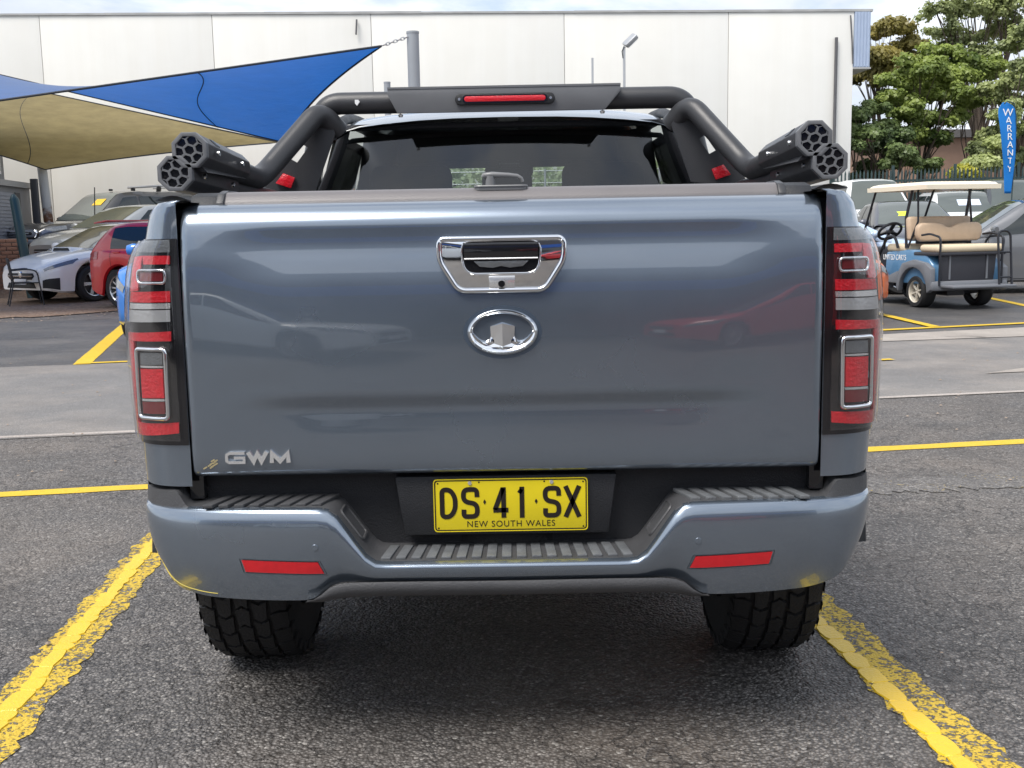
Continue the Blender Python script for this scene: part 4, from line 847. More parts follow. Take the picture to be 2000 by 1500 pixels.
# hedge and mesh fence seen only through the pickup's cab
def leaves(bld, n, sampler, size, rng, flat=.0):
    for _ in range(n):
        p, nn = sampler(); s_ = size*(.6+.8*rng.random())
        a = Vector((rng.gauss(0, 1), rng.gauss(0, 1), rng.gauss(0, 1)*(1-flat))).normalized(); u = a.cross(nn)
        if u.length < .05: continue
        u.normalize(); w = nn.cross(u).normalized()*s_*.5; u = u*s_
        o = len(bld.v); bld.v += [tuple(p-u*.5), tuple(p+w), tuple(p+u*.5), tuple(p-w)]; bld.f.append((o, o+1, o+2, o+3))
def leafmat(name, c1, c2, tr=.35, sc=.7):
    m = bpy.data.materials.new(name); m.use_nodes = True; t = m.node_tree; t.nodes.clear(); L = t.links.new
    co = N(t, 'ShaderNodeTexCoord'); n1 = N(t, 'ShaderNodeTexNoise'); n1.inputs['Scale'].default_value = sc; n1.inputs['Detail'].default_value = 8; L(co.outputs['Object'], n1.inputs['Vector'])
    r = N(t, 'ShaderNodeValToRGB'); r.color_ramp.elements[0].position = .36; r.color_ramp.elements[1].position = .64; r.color_ramp.elements[0].color = (*c1, 1); r.color_ramp.elements[1].color = (*c2, 1); L(n1.outputs['Fac'], r.inputs[0])
    d = N(t, 'ShaderNodeBsdfDiffuse'); tl = N(t, 'ShaderNodeBsdfTranslucent'); L(r.outputs[0], d.inputs[0]); L(r.outputs[0], tl.inputs[0])
    g_ = N(t, 'ShaderNodeBsdfGlossy'); g_.inputs['Roughness'].default_value = .45; g_.inputs[0].default_value = (.5, .5, .5, 1)
    x = N(t, 'ShaderNodeMixShader'); x.inputs[0].default_value = tr; L(d.outputs[0], x.inputs[1]); L(tl.outputs[0], x.inputs[2])
    y = N(t, 'ShaderNodeMixShader'); y.inputs[0].default_value = .06; L(x.outputs[0], y.inputs[1]); L(g_.outputs[0], y.inputs[2])
    o = N(t, 'ShaderNodeOutputMaterial'); L(y.outputs[0], o.inputs[0]); MATS[name] = m; return m
m_hedge = leafmat('hedge_leaves', (.26, .34, .17), (.50, .56, .34), .3, 1.5)
rg = random.Random(5); HB = thing('hedge', 'green hedge by the warehouse, glimpsed through the pickup cab', 'hedge', (0, 29.4, .42), 0, None, True)
hb_ = B(); leaves(hb_, 9000, lambda: (Vector((-4+rg.random()*8, 28.9+rg.random()*.9, .42+rg.random()*2.5)), Vector((rg.gauss(0, .5), -1, rg.gauss(.4, .5))).normalized()), .12, rg); hb_.build('foliage', m_hedge, HB, 0, 0, weld=False, recalc=False)
for i in range(5): B().tube([(-3.2+i*1.6, 29.4, .4), (-3.2+i*1.6, 29.35, 2.4)], .04, 6).build('stem', M('brown_bark', (.10, .07, .05), .9, 0, 0, .3, .4, 8, .6, 30), HB)
FP = thing('mesh_fence', 'pale mesh fence before the hedge, glimpsed through the pickup cab', 'fence', (0, 28.4, .42), 0, None, True)
for i in range(6): B().tube([(-3.6+i*1.45, 28.4, .42), (-3.6+i*1.45, 28.4, 2.7)], .03, 8).build('post', M('galvanised_steel', (.50, .51, .52), .4, .7, 0, .5, .1, 5), FP)
for z in (.6, 1.2, 1.8, 2.35, 2.65): B().tube([(-3.7, 28.4, z), (3.8, 28.4, z)], .012, 5).build('rail_wire', MATS['galvanised_steel'], FP)
# ------------------------------------------------------------------ left hand shed
m_grey = M('grey_cladding', (.20, .205, .22), .6, .1, 0, .5, .06, 3); m_door = M('roller_door_steel', (.24, .26, .31), .45, .3, 0, .5, .06, 3)
SN = at(-120, 460, 21.6); SF = at(63, 440, 28.2); SDv = Vector((SF.x-SN.x, SF.y-SN.y, 0)); SLn = SDv.length; SDv.normalize(); SNv = Vector((SDv.y, -SDv.x, 0))
if SNv.dot(Vector((1, -1, 0))) < 0: SNv = -SNv
SH = thing('grey_shed', 'grey shed with a blue grey roller door at the left edge', 'shed', (SN.x, SN.y, gz(SN.y)), 0, None, True)
def shp(s, off=0.): p = Vector((SN.x, SN.y, 0))+SDv*s+SNv*off; return (p.x, p.y)
B().prism([shp(0), shp(SLn), shp(SLn, -4), shp(0, -4)], .1, 2.42, 'z').build('wall', m_grey, SH)
B().prism([shp(-.1, .12), shp(SLn+.1, .12), shp(SLn+.1, -4), shp(-.1, -4)], 2.424, 2.56, 'z').build('roof_edge', M('shed_flashing', (.30, .30, .30), .5, .2), SH)
RD = B().prism([shp(SLn*.34, .03), shp(SLn*.76, .03), shp(SLn*.76, .002), shp(SLn*.34, .002)], .6, 2.28, 'z').build('roller_door', m_door, SH)
for i in range(20): B().prism([shp(SLn*.345, .05), shp(SLn*.755, .05), shp(SLn*.755, .031), shp(SLn*.345, .031)], .62+i*.083, .675+i*.083, 'z').build('door_slat', m_door, RD)
B().prism([shp(SLn*.80, .02), shp(SLn*.86, .02), shp(SLn*.86, .002), shp(SLn*.80, .002)], .5, 2.3, 'z').build('pipe_cover', M('dark_trim', (.05, .052, .06), .6), SH)
B().prism([shp(SLn*.2, -.35), shp(SLn*.88, -.35), shp(SLn*.88, -4), shp(SLn*.2, -4)], 2.563, 4.1, 'z').build('upper_wall', m_grey, SH)
WN_ = B().prism([shp(SLn*.56, -.30), shp(SLn*.82, -.30), shp(SLn*.82, -.345), shp(SLn*.56, -.345)], 2.75, 3.45, 'z').build('window', m_white, SH)
for k in (.575, .70): B().prism([shp(SLn*k, -.28), shp(SLn*(k+.105), -.28), shp(SLn*(k+.105), -.298), shp(SLn*k, -.298)], 2.82, 3.38, 'z').build('pane', M('grey_pane', (.10, .12, .13), .1), WN_)
B().tube([(*shp(SLn*.84, -.32), 3.62), (*shp(SLn*.84, .15), 3.68)], .03, 6).build('camera_bracket', M('dark_trim', (.05, .052, .06), .6), SH)
# brick retaining wall under the shed
m_brick = M('red_brown_brick', (.30, .155, .10), .85, 0, 0, .3, .35, 1.5, .5, 40); BW = thing('brick_wall', 'low brown brick retaining wall below the roller door', 'brick wall', (-10.6, 21.6, 0), 0, None, True)
bA, bB = atz(-60, 500, .10), atz(46, 498, .10); bA, bB = at(-70, 498, 23.0), at(47, 498, 24.0); bd = Vector((bB.x-bA.x, bB.y-bA.y, 0)); bl = bd.length; bd.normalize(); bn = Vector((bd.y, -bd.x, 0))
z0, z1 = .02, at(20, 466, 23.5).z; rws = max(4, int((z1-z0)/.085)); nb = int(bl/.25)
br = B().box((0, 0, 0), (.235, .11, .073)).build('brick', m_brick, BW, .006); br_me = br.data; first = True
for r in range(rws):
    for i in range(nb):
        o = br if first else br.copy()
        if not first: COL.objects.link(o)
        first = False; p = Vector((bA.x, bA.y, 0))+bd*(.125+i*.25+(.125 if r % 2 else 0))
        o.location = (p.x, p.y, z0+.04+r*.085); o.rotation_euler = (0, 0, math.atan2(bd.y, bd.x)); o.parent = BW; o.matrix_parent_inverse = Matrix.Translation(-ABS[BW.name])
c = Vector((bA.x, bA.y, 0))+bd*(bl/2+.06)-bn*.015; B().box((c.x, c.y, (z0+z1)/2), (bl, .085, z1-z0), Matrix.Rotation(math.atan2(bd.y, bd.x), 3, 'Z')).build('mortar', M('grey_mortar', (.25, .23, .21), .9), BW)
gp_ = at(37, 440, 22.4); s = B(); s.tube([(gp_.x+.16, gp_.y, .02), (gp_.x+.03, gp_.y, 1.2), (gp_.x-.05, gp_.y, 2.0), (gp_.x-.07, gp_.y, 2.1)], [.10, .095, .09, .03], 12); tag(s.build('green_post', M('dark_green_steel', (.020, .055, .06), .4, 0, 0, .5, .2, 4), None, 0, 60), 'dark green round topped post beside the roller door', 'post')
gp_ = at(70, 402, 27.6); s = B(); s.box((gp_.x, gp_.y, 1.55), (.16, .12, 2.2)); tag(s.build('dark_cabinet', M('dark_trim', (.05, .052, .06), .6), None, .01), 'narrow dark cabinet against the wall right of the roller door', 'cabinet')
# ------------------------------------------------------------------ shade sails
def sailmat(name, col, tr, bs=60, var=.12):
    m = bpy.data.materials.new(name); m.use_nodes = True; t = m.node_tree; t.nodes.clear(); L = t.links.new
    co = N(t, 'ShaderNodeTexCoord'); mp = N(t, 'ShaderNodeMapping'); mp.inputs['Scale'].default_value = (1, 1, 4); L(co.outputs['Object'], mp.inputs[0])
    n1 = N(t, 'ShaderNodeTexNoise'); n1.inputs['Scale'].default_value = 2.2; n1.inputs['Detail'].default_value = 8; n1.inputs['Roughness'].default_value = .65; L(mp.outputs[0], n1.inputs['Vector'])
    x = N(t, 'ShaderNodeMix', data_type='RGBA'); x.inputs['A'].default_value = (*[c*(1-var*2) for c in col], 1); x.inputs['B'].default_value = (*[min(1, c*(1+var)) for c in col], 1); L(n1.outputs['Fac'], x.inputs['Factor'])
    d = N(t, 'ShaderNodeBsdfPrincipled'); d.inputs['Roughness'].default_value = .42; d.inputs['Sheen Weight'].default_value = .6; d.inputs['Sheen Roughness'].default_value = .4; tl = N(t, 'ShaderNodeBsdfTranslucent'); L(x.outputs['Result'], d.inputs[0]); L(x.outputs['Result'], tl.inputs[0])
    bp = N(t, 'ShaderNodeBump'); bp.inputs['Strength'].default_value = .35; bp.inputs['Distance'].default_value = .03; L(n1.outputs['Fac'], bp.inputs['Height']); L(bp.outputs[0], d.inputs['Normal'])
    mxs = N(t, 'ShaderNodeMixShader'); mxs.inputs[0].default_value = tr; L(d.outputs[0], mxs.inputs[1]); L(tl.outputs[0], mxs.inputs[2])
    o = N(t, 'ShaderNodeOutputMaterial'); L(mxs.outputs[0], o.inputs[0]); return m
def sail(name, label, C, mat, edge_m, pulls, seams):
    c = sum(C, Vector())/4
    def ed(a, b, k, t): m_ = (a+b)/2; m_ = m_+(c-m_)*k*2; return a*(1-t)**2+m_*2*t*(1-t)+b*t*t
    A, B_, D, E = C                         # A-B bottom (v=0), E-D top (v=1); u along A->B
    def P(u, v):
        b0, b1 = ed(A, B_, pulls[0], u), ed(E, D, pulls[2], u); l, r = ed(A, E, pulls[3], v), ed(B_, D, pulls[1], v)
        bi = A*(1-u)*(1-v)+B_*u*(1-v)+E*(1-u)*v+D*u*v
        return b0*(1-v)+b1*v+l*(1-u)+r*u-bi
    o = thing(name, label, 'shade sail', tuple(C[0]), 0, 'shade sails over the yard', True)
    s = B(); s.grid(lambda u, v: tuple(P(u, v)), 40, 40); s.build('fabric', mat, o, 0, 180, recalc=False)
    loop = [P(i/24, 0) for i in range(24)]+[P(1, i/24) for i in range(24)]+[P(1-i/24, 1) for i in range(24)]+[P(0, 1-i/24) for i in range(24)]
    B().tube(loop, .018, 6, True).build('edge_webbing', edge_m, o)
    for ua, ub in seams: B().tube([P(lerp(ua, ub, i/24)+(.012*math.sin(i/24*6.3) if ub > ua else -.13*math.sin(i/24*math.pi)), i/24)-Vector((0, 0, .008)) for i in range(25)], .009, 5).build('seam', edge_m, o)
    return o, P
m_web = M('dark_webbing', (.03, .035, .045), .8)
bA_, bB_, bD_, bE_ = at(745, 90, 17.0), at(560, 279, 21.2), at(-420, 47, 21.5), at(-420, 256, 16.6)
sail('shade_sail', 'twisted blue shade sail chained to a grey pole', [bE_, bA_, bB_, bD_], sailmat('blue_shade_cloth', (.004, .135, .50), .45), m_web, [.006, .05, .0, .05], [(.69, .86)])
tA, tB, tC, tD = at(88, 331, 27.6), at(548, 278, 28.6), at(-330, 90, 27.0), at(-330, 228, 23.0)
sail('shade_sail', 'tan shade sail hanging below the blue one at upper left', [tD, tA, tB, tC], sailmat('tan_shade_cloth', (.40, .325, .155), .55, 60, .22), m_web, [.10, .05, .02, .05], [(.89, .44)])
m_gal = MATS['galvanised_steel']
def pole(name, label, x, y, z0, z1, r, mat, cat='pole', dx=0., grp=None):
    s = B(); s.tube([(x-dx, y, z0), (x, y, z1)], r, 20); s.lathe([(r*1.06, -.02), (r*1.06, .01), (0, .014)], 20, (x, y, z1), 'z'); s.box((x-dx, y, z0+.01), (r*4, r*4, .02)); o = s.build(name, mat, None, 0, 50); return tag(o, label, cat, grp)
m_pole = M('painted_grey_pole', (.30, .32, .345), .45, 0, 0, .5, .08, 4)
p_ = at(806, 63, 17.2); pole('shade_pole', 'thick grey steel pole holding the blue sail by a chain', p_.x, p_.y, 0, p_.z, .092, m_pole)
p_ = at(756, 161, 24); pole('shade_post', 'short pale post top just left of the thick grey pole', p_.x, p_.y, gz(24), p_.z, .07, m_pole)
m_rust = bpy.data.materials.new('grey_post_with_rust'); m_rust.use_nodes = True; t = m_rust.node_tree; b = t.nodes['Principled BSDF']; co = N(t, 'ShaderNodeTexCoord'); n1 = N(t, 'ShaderNodeTexNoise'); n1.inputs['Scale'].default_value = 3; n1.inputs['Detail'].default_value = 6; t.links.new(co.outputs['Object'], n1.inputs['Vector'])
sp = N(t, 'ShaderNodeSeparateXYZ'); t.links.new(co.outputs['Object'], sp.inputs[0]); mr = N(t, 'ShaderNodeMapRange'); mr.inputs['From Min'].default_value = 2.5; mr.inputs['From Max'].default_value = 1.9; t.links.new(sp.outputs[2], mr.inputs[0])
mm = N(t, 'ShaderNodeMath', operation='MULTIPLY'); t.links.new(mr.outputs[0], mm.inputs[0]); t.links.new(n1.outputs['Fac'], mm.inputs[1]); rp = N(t, 'ShaderNodeValToRGB'); rp.color_ramp.elements[0].position = .42; rp.color_ramp.elements[1].position = .50; rp.color_ramp.elements[0].color = (.46, .47, .48, 1); rp.color_ramp.elements[1].color = (.16, .075, .04, 1); t.links.new(mm.outputs[0], rp.inputs[0]); t.links.new(rp.outputs[0], b.inputs['Base Color']); b.inputs['Roughness'].default_value = .6
p_ = at(78, 295, 27.9); q_ = at(95, 430, 27.9); pole('shade_post', 'leaning grey post with rusty foot at the tan sail corner', p_.x, p_.y, gz(27.9), p_.z, .115, m_rust, 'pole', p_.x-q_.x-.05)
a_, b_ = at(747, 89, 17.0), at(797, 72, 17.15); s = B()
for i in range(7):
    c = a_.lerp(b_, (i+.5)/7); d = (b_-a_).normalized(); up_ = Vector((0, 0, 1)) if i % 2 else Vector((0, 1, 0)); w = (up_-d*up_.dot(d)).normalized(); lk = []
    for k in range(12): an = k*math.pi/6; lk.append(c+d*(.042*math.cos(an))+w*(.020*math.sin(an)))
    s.tube(lk, .0075, 5, True)
tag(s.build('chain', m_gal, None, 0, 60), 'steel chain from the blue sail tip to the grey pole', 'chain')
p_ = at(1219, 92, 26.0); LP = thing('flood_light', 'slim pole with a tilted flood light before the white wall', 'flood light', (p_.x, p_.y, gz(26)), 0, None, True)
B().tube([(p_.x, p_.y, gz(26)), (p_.x, p_.y, p_.z)], .03, 10).build('pole', m_gal, LP)
h_ = at(1231, 79, 26.0); rt = Matrix.Rotation(-.75, 3, 'Y') @ Matrix.Rotation(.5, 3, 'X')
B().box(h_, (.34, .22, .10), rt).build('lamp_head', m_gal, LP, .02); B().box(h_+rt @ Vector((0, -.01, -.056)), (.28, .17, .012), rt).build('lamp_glass', M('lamp_glass', (.75, .82, .85), .1), LP); B().tube([p_+Vector((0, 0, -.02)), h_], .02, 6).build('bracket', m_gal, LP)
B().tube([p_+Vector((-.03, -.03, -.25)), p_+Vector((-.05, -.03, -.1)), p_+Vector((0, -.03, .02))], .012, 5).build('cable', m_web, LP)
p_ = at(1157, 114, 26.5); pole('thin_pole', 'thin bare pole left of the flood light', p_.x, p_.y, gz(26.5), p_.z, .025, m_gal)
# ------------------------------------------------------------------ palisade fence
m_fence = M('dark_green_palisade', (.035, .060, .062), .5, .2, 0, .5, .15, 4)
f0, f1 = at(1622, 333, 30.6), at(2015, 330, 29.6); fd = Vector((f1.x-f0.x, f1.y-f0.y, 0)); fl = fd.length; fd.normalize(); fn = Vector((fd.y, -fd.x, 0))
FN = thing('palisade_fence', 'dark green steel palisade fence below the trees', 'fence', (f0.x, f0.y, .42), 0, None, True)
zt_ = f0.z; pk = B(); pk.prism([(-.022, 0), (.022, 0), (.022, zt_-.55), (0, zt_-.46), (-.022, zt_-.55)], -.008, .008); po_ = pk.build('picket', m_fence, FN, 0, 0); npk = int(fl/.098)
for i in range(npk):
    o = po_ if i == 0 else po_.copy()
    if i: COL.objects.link(o)
    p = Vector((f0.x, f0.y, 0))+fd*(i*.098); o.location = (p.x, p.y, .45); o.rotation_euler = (0, 0, math.atan2(fd.y, fd.x)); o.parent = FN; o.matrix_parent_inverse = Matrix.Translation(-ABS[FN.name])
for z in (.8, zt_-.32): p = Vector((f0.x, f0.y, z))+fd*(fl/2)-fn*.03; B().box(p, (fl, .03, .06), Matrix.Rotation(math.atan2(fd.y, fd.x), 3, 'Z')).build('rail', m_fence, FN)
for i in range(4): p = Vector((f0.x, f0.y, .42+(zt_-.36)/2))+fd*(.05+i*fl*.31)-fn*.07; B().box(p, (.07, .07, zt_-.30), Matrix.Rotation(math.atan2(fd.y, fd.x), 3, 'Z')).build('post', m_fence, FN)
# tan building behind the trees
TB = thing('tan_building', 'low tan brick building behind the trees', 'building', (22, 52, .4), 0, None, True)
a_, b_ = at(1700, 300, 50), at(1930, 300, 52); tz = at(1800, 268, 50).z
B().prism([(a_.x, a_.y), (b_.x+4, b_.y), (b_.x+4, b_.y+6), (a_.x, a_.y+6)], .3, tz, 'z').build('wall', M('tan_brick', (.34, .22, .16), .85, 0, 0, .3, .2, 2, .3, 8), TB)
B().prism([(a_.x-.4, a_.y-.4), (b_.x+4.4, b_.y-.4), (b_.x+4.4, b_.y+6.4), (a_.x-.4, a_.y+6.4)], tz+.003, tz+.35, 'z').build('roof', M('grey_tile_roof', (.16, .15, .145), .8, 0, 0, .3, .2, 3), TB)
for k in (.3, .55): p = Vector((lerp(a_.x, b_.x, k), lerp(a_.y, b_.y, k)-.02, tz*.62)); B().box(p, (1.1, .08, 1.0)).build('window', M('grey_pane', (.10, .12, .13), .1), TB)
# ------------------------------------------------------------------ feather flag
FX = at(1962, 385, 21.6); FL = thing('feather_flag', 'tall blue feather flag with white vertical lettering', 'flag', (FX.x+.14, FX.y, 0), 0, None, True)
m_flag = M('blue_flag_cloth', (.012, .17, .52), .7, 0, 0, .3, .12, 3)
zt2 = at(1962, 200, 21.6).z; zb2_ = at(1965, 378, 21.6).z; hgt = zt2-zb2_
def flg(u, v):                               # u across 0..1 (right edge at the pole), v up
    wl = spl([(0, .14), (.25, .16), (.5, .23), (.75, .30), (.92, .325), (1.0, .24)])(v); wr = spl([(0, .0), (.5, .03), (.8, .03), (.95, -.02), (1.0, -.16)])(v)
    x = FX.x+.12+lerp(-wl, wr, u); return (x, FX.y-.03+.03*math.sin(v*7+u*2), zb2_+hgt*v+(.05*(1-u)*(v-.9)/.1 if v > .9 else 0)*0)
s = B(); s.grid(flg, 10, 30); fo = s.build('cloth', m_flag, FL, 0, 180); fo.modifiers.new('thick', 'SOLIDIFY').thickness = .004
B().tube([(FX.x+.13, FX.y, 0), (FX.x+.14, FX.y, zb2_), (FX.x+.16, FX.y, zb2_+hgt*.55), (FX.x+.155, FX.y, zb2_+hgt*.85), (FX.x+.10, FX.y, zt2-.02), (FX.x-.02, FX.y, zt2+.02), (FX.x-.10, FX.y, zt2-.03)], .012, 8).build('pole', m_fence, FL)
for i, ch in enumerate('WARRANTY'):
    v = .885-i*.088; p = flg(.56, v); text_obj('letter', ch, .20-.006*i, m_white, FL, Matrix.Translation((p[0], p[1]-.012, p[2])) @ FACE, .003, .95)
# ------------------------------------------------------------------ parked cars
m_cg = M('car_window_glass', (.020, .026, .027), .03, 0, 0, .8, .1, 2)
m_cgl = M('car_windscreen', (.075, .088, .078), .04, 0, .5, .8, .25, 1.2)
m_trim = M('black_car_trim', (.014, .014, .015), .5)
m_hl = M('headlamp', (.22, .23, .24), .08, .3, .8, .5, .4, 25)
m_ctail = M('car_tail_lamp', (.35, .008, .010), .12, 0, .8)
m_alloy = M('silver_alloy', (.55, .56, .58), .25, .9, .2)
m_dalloy = M('machined_dark_alloy', (.10, .10, .105), .3, .6, .3)
WM = {}
def wheel_meshes(r, w, sp, rimmat):
    k = (round(r, 3), w, sp, rimmat.name)
    if k in WM: return WM[k]
    a = B(); h = w/2; a.lathe([(r*.68, -h), (r*.9, -h*1.03), (r*.985, -h*.8), (r, -h*.5), (r, h*.5), (r*.985, h*.8), (r*.9, h*1.03), (r*.68, h)], 40); a.lathe([(r*.68, -h), (r*.66, -h*.2)], 40)
    b = B(); b.lathe([(r*.60, -h*.3), (r*.64, h*.85), (r*.70, h*.98), (r*.70, h*.6)], 40); b.lathe([(0, h*.62), (r*.12, h*.62), (r*.15, h*.4)], 20)
    for i in range(sp):
        an = 2*math.pi*i/sp
        for off in ((-.07, .07) if sp == 5 else (0,)): b.box((h*.55, r*.38*math.cos(an+off*1.6), r*.38*math.sin(an+off*1.6)), (h*.25, r*.60, r*(.075 if sp > 5 else .085)), Matrix.Rotation(an+off*.4, 3, 'X'))
    c = B(); c.lathe([(0, -h*.1), (r*.62, -h*.1)], 30)
    ms = []
    for q, nm, mt in ((a, 'wheel', m_rubber), (b, 'rim', rimmat), (c, 'brake_disc', m_trim)):
        o = q.build(nm, mt, None, 0, 40); ms.append(o.data); bpy.data.objects.remove(o)
    WM[k] = ms; return ms
def make_car(name, label, cat, loc, a, pm, S, group='cars parked in the yard', lite=False):
    R = thing(name, label, cat, loc, math.radians(a), group)
    L, H, sill = S['L'], S['H'], S.get('sill', .20); y0, y1 = -L/2, L/2
    wf, zs, zt = spl(S['w']), spl(S['zs']), spl(S['zt']); yr, yf, r = S['wh']
    ra = r+.055
    def zb(y):
        e = .06*sstep(y1-.35, y1, y)+.10*sstep(y0+.35, y0, y); z = sill+e
        for yw in (yr, yf):
            d = abs(y-yw)
            if d < ra: z = max(z, r+math.sqrt(ra*ra-d*d)*1.0)
        return z
    rows = 9
    def sec(y, k):
        w, b, s_, t_ = wf(y), zb(y), zs(y), zt(y)
        pts = [(w*.93, b-.0), (w*.985, b+.03), (w*1.0, lerp(b, s_, .42)), (w*1.0, lerp(b, s_, .72)), (w*.985, lerp(b, s_, .88)), (w*.955, s_), (w*.86, lerp(s_, t_, .55)), (w*.5, lerp(s_, t_, .93)), (0, t_)]
        i = min(7, int(k)); f = k-i; return Vector((lerp(pts[i][0], pts[i+1][0], f), y, lerp(pts[i][1], pts[i+1][1], f)))
    ys = sorted(set([round(lerp(y0, y1, i/44), 4) for i in range(45)]+[round(yw+ra*math.cos(math.radians(q)), 4) for yw in (yr, yf) for q in range(2, 180, 8)]+[round(y0+q, 4) for q in (.02, .05, .09)]+[round(y1-q, 4) for q in (.02, .05, .09)]))
    s = B(); s.grid(lambda u, v: tuple(sec(u, v)), 0, 0, ys, [0, 1, 1.5, 2, 2.5, 3, 3.5, 4, 4.5, 5, 5.5, 6, 6.5, 7, 8]); s.mirror()
    for y in (y0, y1):
        c = [tuple(sec(y, k)) for k in (0, 1, 2, 3, 4, 5, 6, 7, 8)]; s.add(c+[(-x, yy, z) for x, yy, z in reversed(c[:-1])], [tuple(range(17))])
    body = s.build('body', pm, R, 0, 42)
    fl = B(); fl.box((0, 0, sill+.12), (S['w'][len(S['w'])//2][1]*1.7, L*.86, .16))
    for yw in (yr, yf): fl.box((0, yw, r+.10), (S['w'][len(S['w'])//2][1]*1.82, ra*1.75, r*1.3))
    fl.build('underside', m_trim, R)
    yD, yC, yB, yA = S['gh']; tum = S.get('tum', .36); zr = spl([(yD, zt(yD)-.01), (lerp(yD, yC, .5), lerp(zt(yD), H-.035, .58)), (yC, H-.035), (lerp(yC, yB, .5), H), (yB, H-.045), (lerp(yB, yA, .5), lerp(H-.045, zt(yA), .46)), (yA, zt(yA)-.01)])
    def gh(y, k):
        s_ = zs(y)-.02; t_ = max(zr(y), s_+.004); e = s_+(t_-s_)*.86; wb = wf(y)*.95; w1 = max(.2, wb-tum*(e-s_)); w2 = w1-.07*min(1, (t_-s_)/.3)
        pts = [(wb, s_), (w1, e), (w2, lerp(e, t_, .72)), (w2*.55, lerp(e, t_, .96)), (0, t_)]
        i = min(3, int(k)); f = k-i; p = Vector((lerp(pts[i][0], pts[i+1][0], f), y, lerp(pts[i][1], pts[i+1][1], f)))
        if i == 0: p.x += .025*math.sin(f*math.pi)
        return p
    gy = [lerp(yD, yA, i/40) for i in range(41)]
    s = B(); s.grid(lambda u, v: tuple(gh(u, v)), 0, 0, gy, [0, .25, .5, .75, 1, 1.33, 1.66, 2, 2.5, 3, 4]); s.mirror(); s.build('cabin', pm, R, 0, 40)
    def panel(nm, fn, ya, yb, k0, k1, mat, sides=(1,), off=.005, nu=10, nv=6, both=False, par=None):
        out_ = []
        for sd_ in sides:
            s = B()
            def P(u, v):
                y = lerp(ya(v) if callable(ya) else ya, yb(v) if callable(yb) else yb, u); k = lerp(k0, k1, v); p = fn(y, k); e = .004
                d1 = fn(y+e, k)-fn(y-e, k); d2 = fn(y, min(k+.02, 8 if fn is sec else 4))-fn(y, max(0, k-.02)); n_ = d1.cross(d2)
                if n_.length < 1e-9: n_ = Vector((1, 0, .5))
                n_.normalize()
                if n_.dot(Vector((p.x, 0, p.z-.6))+Vector((0, y*.15, 0))) < 0: n_ = -n_
                p = p+n_*off; return (p.x*sd_, p.y, p.z)
            s.grid(P, nu, nv)
            if both: s.mirror()
            out_.append(s.build(nm, mat, par or R, 0, 60))
        return out_
    panel('windscreen', gh, yB+.03, yA-.03, 2.05, 4, m_cgl, (1,), .006, 12, 8, True)
    if S.get('rear_glass', True): panel('rear_window', gh, yD+.05, yC-.04, 2.05, 4, m_cg, (1,), .006, 12, 8, True)
    ym = S.get('ym', lerp(yC, yB, .45))
    panel('side_window', gh, ym+.035, lambda v: lerp(yA-.18, yB-.02, v), .12, .95, m_cg, (-1, 1), .006, 14, 6)
    yq = S.get('yq', lerp(yD, yC, .55))
    panel('side_window', gh, lambda v: lerp(yq-.05, yC+.06, v), ym-.035, .12, .95, m_cg, (-1, 1), .006, 14, 6)
    if 'yq2' in S: panel('side_window', gh, S['yq2'][0], S['yq2'][1], .12, .90, m_cg, (-1, 1), .006, 10, 6)
    for yd in (yA-.25, ym, yq-.02): panel('door_gap', sec, yd-.004, yd+.004, .8, 5, m_trim, (-1, 1), .0025, 1, 12)
    panel('sill_trim', sec, yr+ra+.03, yf-ra-.03, .1, 1.1, m_trim, (-1, 1), .004, 8, 3)
    for yd in (ym+.12, yq+.12) if not lite else ():
        for sd_ in (-1, 1): p = sec(yd, 4.2); B().box((sd_*(p.x+.012), yd, p.z), (.022, .16, .028)).build('door_handle', pm, R, .006)
    for sd_ in (-1, 1):
        p = sec(yA-.28, 5); mb = B(); mb.lathe([(0, -.11), (.05, -.11), (.075, -.06), (.08, .02), (.06, .09), (0, .11)], 12, (0, 0, 0), 'x'); mb.v = [(sd_*(p.x+.14)+x, yA-.30+y*.75, p.z+.13+z*.95) for x, y, z in mb.v]; mb.tube([(sd_*(p.x-.03), yA-.28, p.z+.04), (sd_*(p.x+.08), yA-.29, p.z+.08)], .02, 6); mb.build('door_mirror', S.get('mm', pm), R, 0, 60)
    hl = S.get('hl', (y1-.55, y1-.03, 3.6, 4.9)); panel('headlight', sec, hl[0], hl[1], hl[2], hl[3], m_hl, (-1, 1), .006, 10, 5)
    tl = S.get('tl', (y0+.03, y0+.30, 3.4, 4.9)); panel('tail_light', sec, tl[0], tl[1], tl[2], tl[3], m_ctail, (-1, 1), .006, 8, 5)
    wl = wf(y1); zn, zn0 = zs(y1), zb(y1)
    gw = wl*S.get('gw', .62); gz0, gz1 = lerp(zn0, zn, .60), lerp(zn0, zn, .97)
    GR = B().prism([(-gw, gz1), (gw, gz1), (gw*1.06, lerp(gz0, gz1, .5)), (gw*.86, gz0), (-gw*.86, gz0), (-gw*1.06, lerp(gz0, gz1, .5))], y1-.04, y1+.014).build('grille', m_trim, R, .008)
    B().tube([(-gw, y1+.016, lerp(gz0, gz1, .55)), (gw, y1+.016, lerp(gz0, gz1, .55))], .012, 6).build('grille_bar', m_chrome, GR)
    B().prism([(-wl*.78, lerp(zn0, zn, .10)), (wl*.78, lerp(zn0, zn, .10)), (wl*.66, lerp(zn0, zn, .42)), (-wl*.66, lerp(zn0, zn, .42))], y1-.04, y1+.010).build('air_intake', m_trim, R, .008)
    zp = lerp(zn0, zn, .48); B().box((0, y1+.018, zp), (.37, .012, .10)).build('number_plate', m_white, R); zp = lerp(zb(y0), zs(y0), .62); B().box((0, y0-.008, zp), (.37, .012, .12)).build('number_plate', m_plate, R)
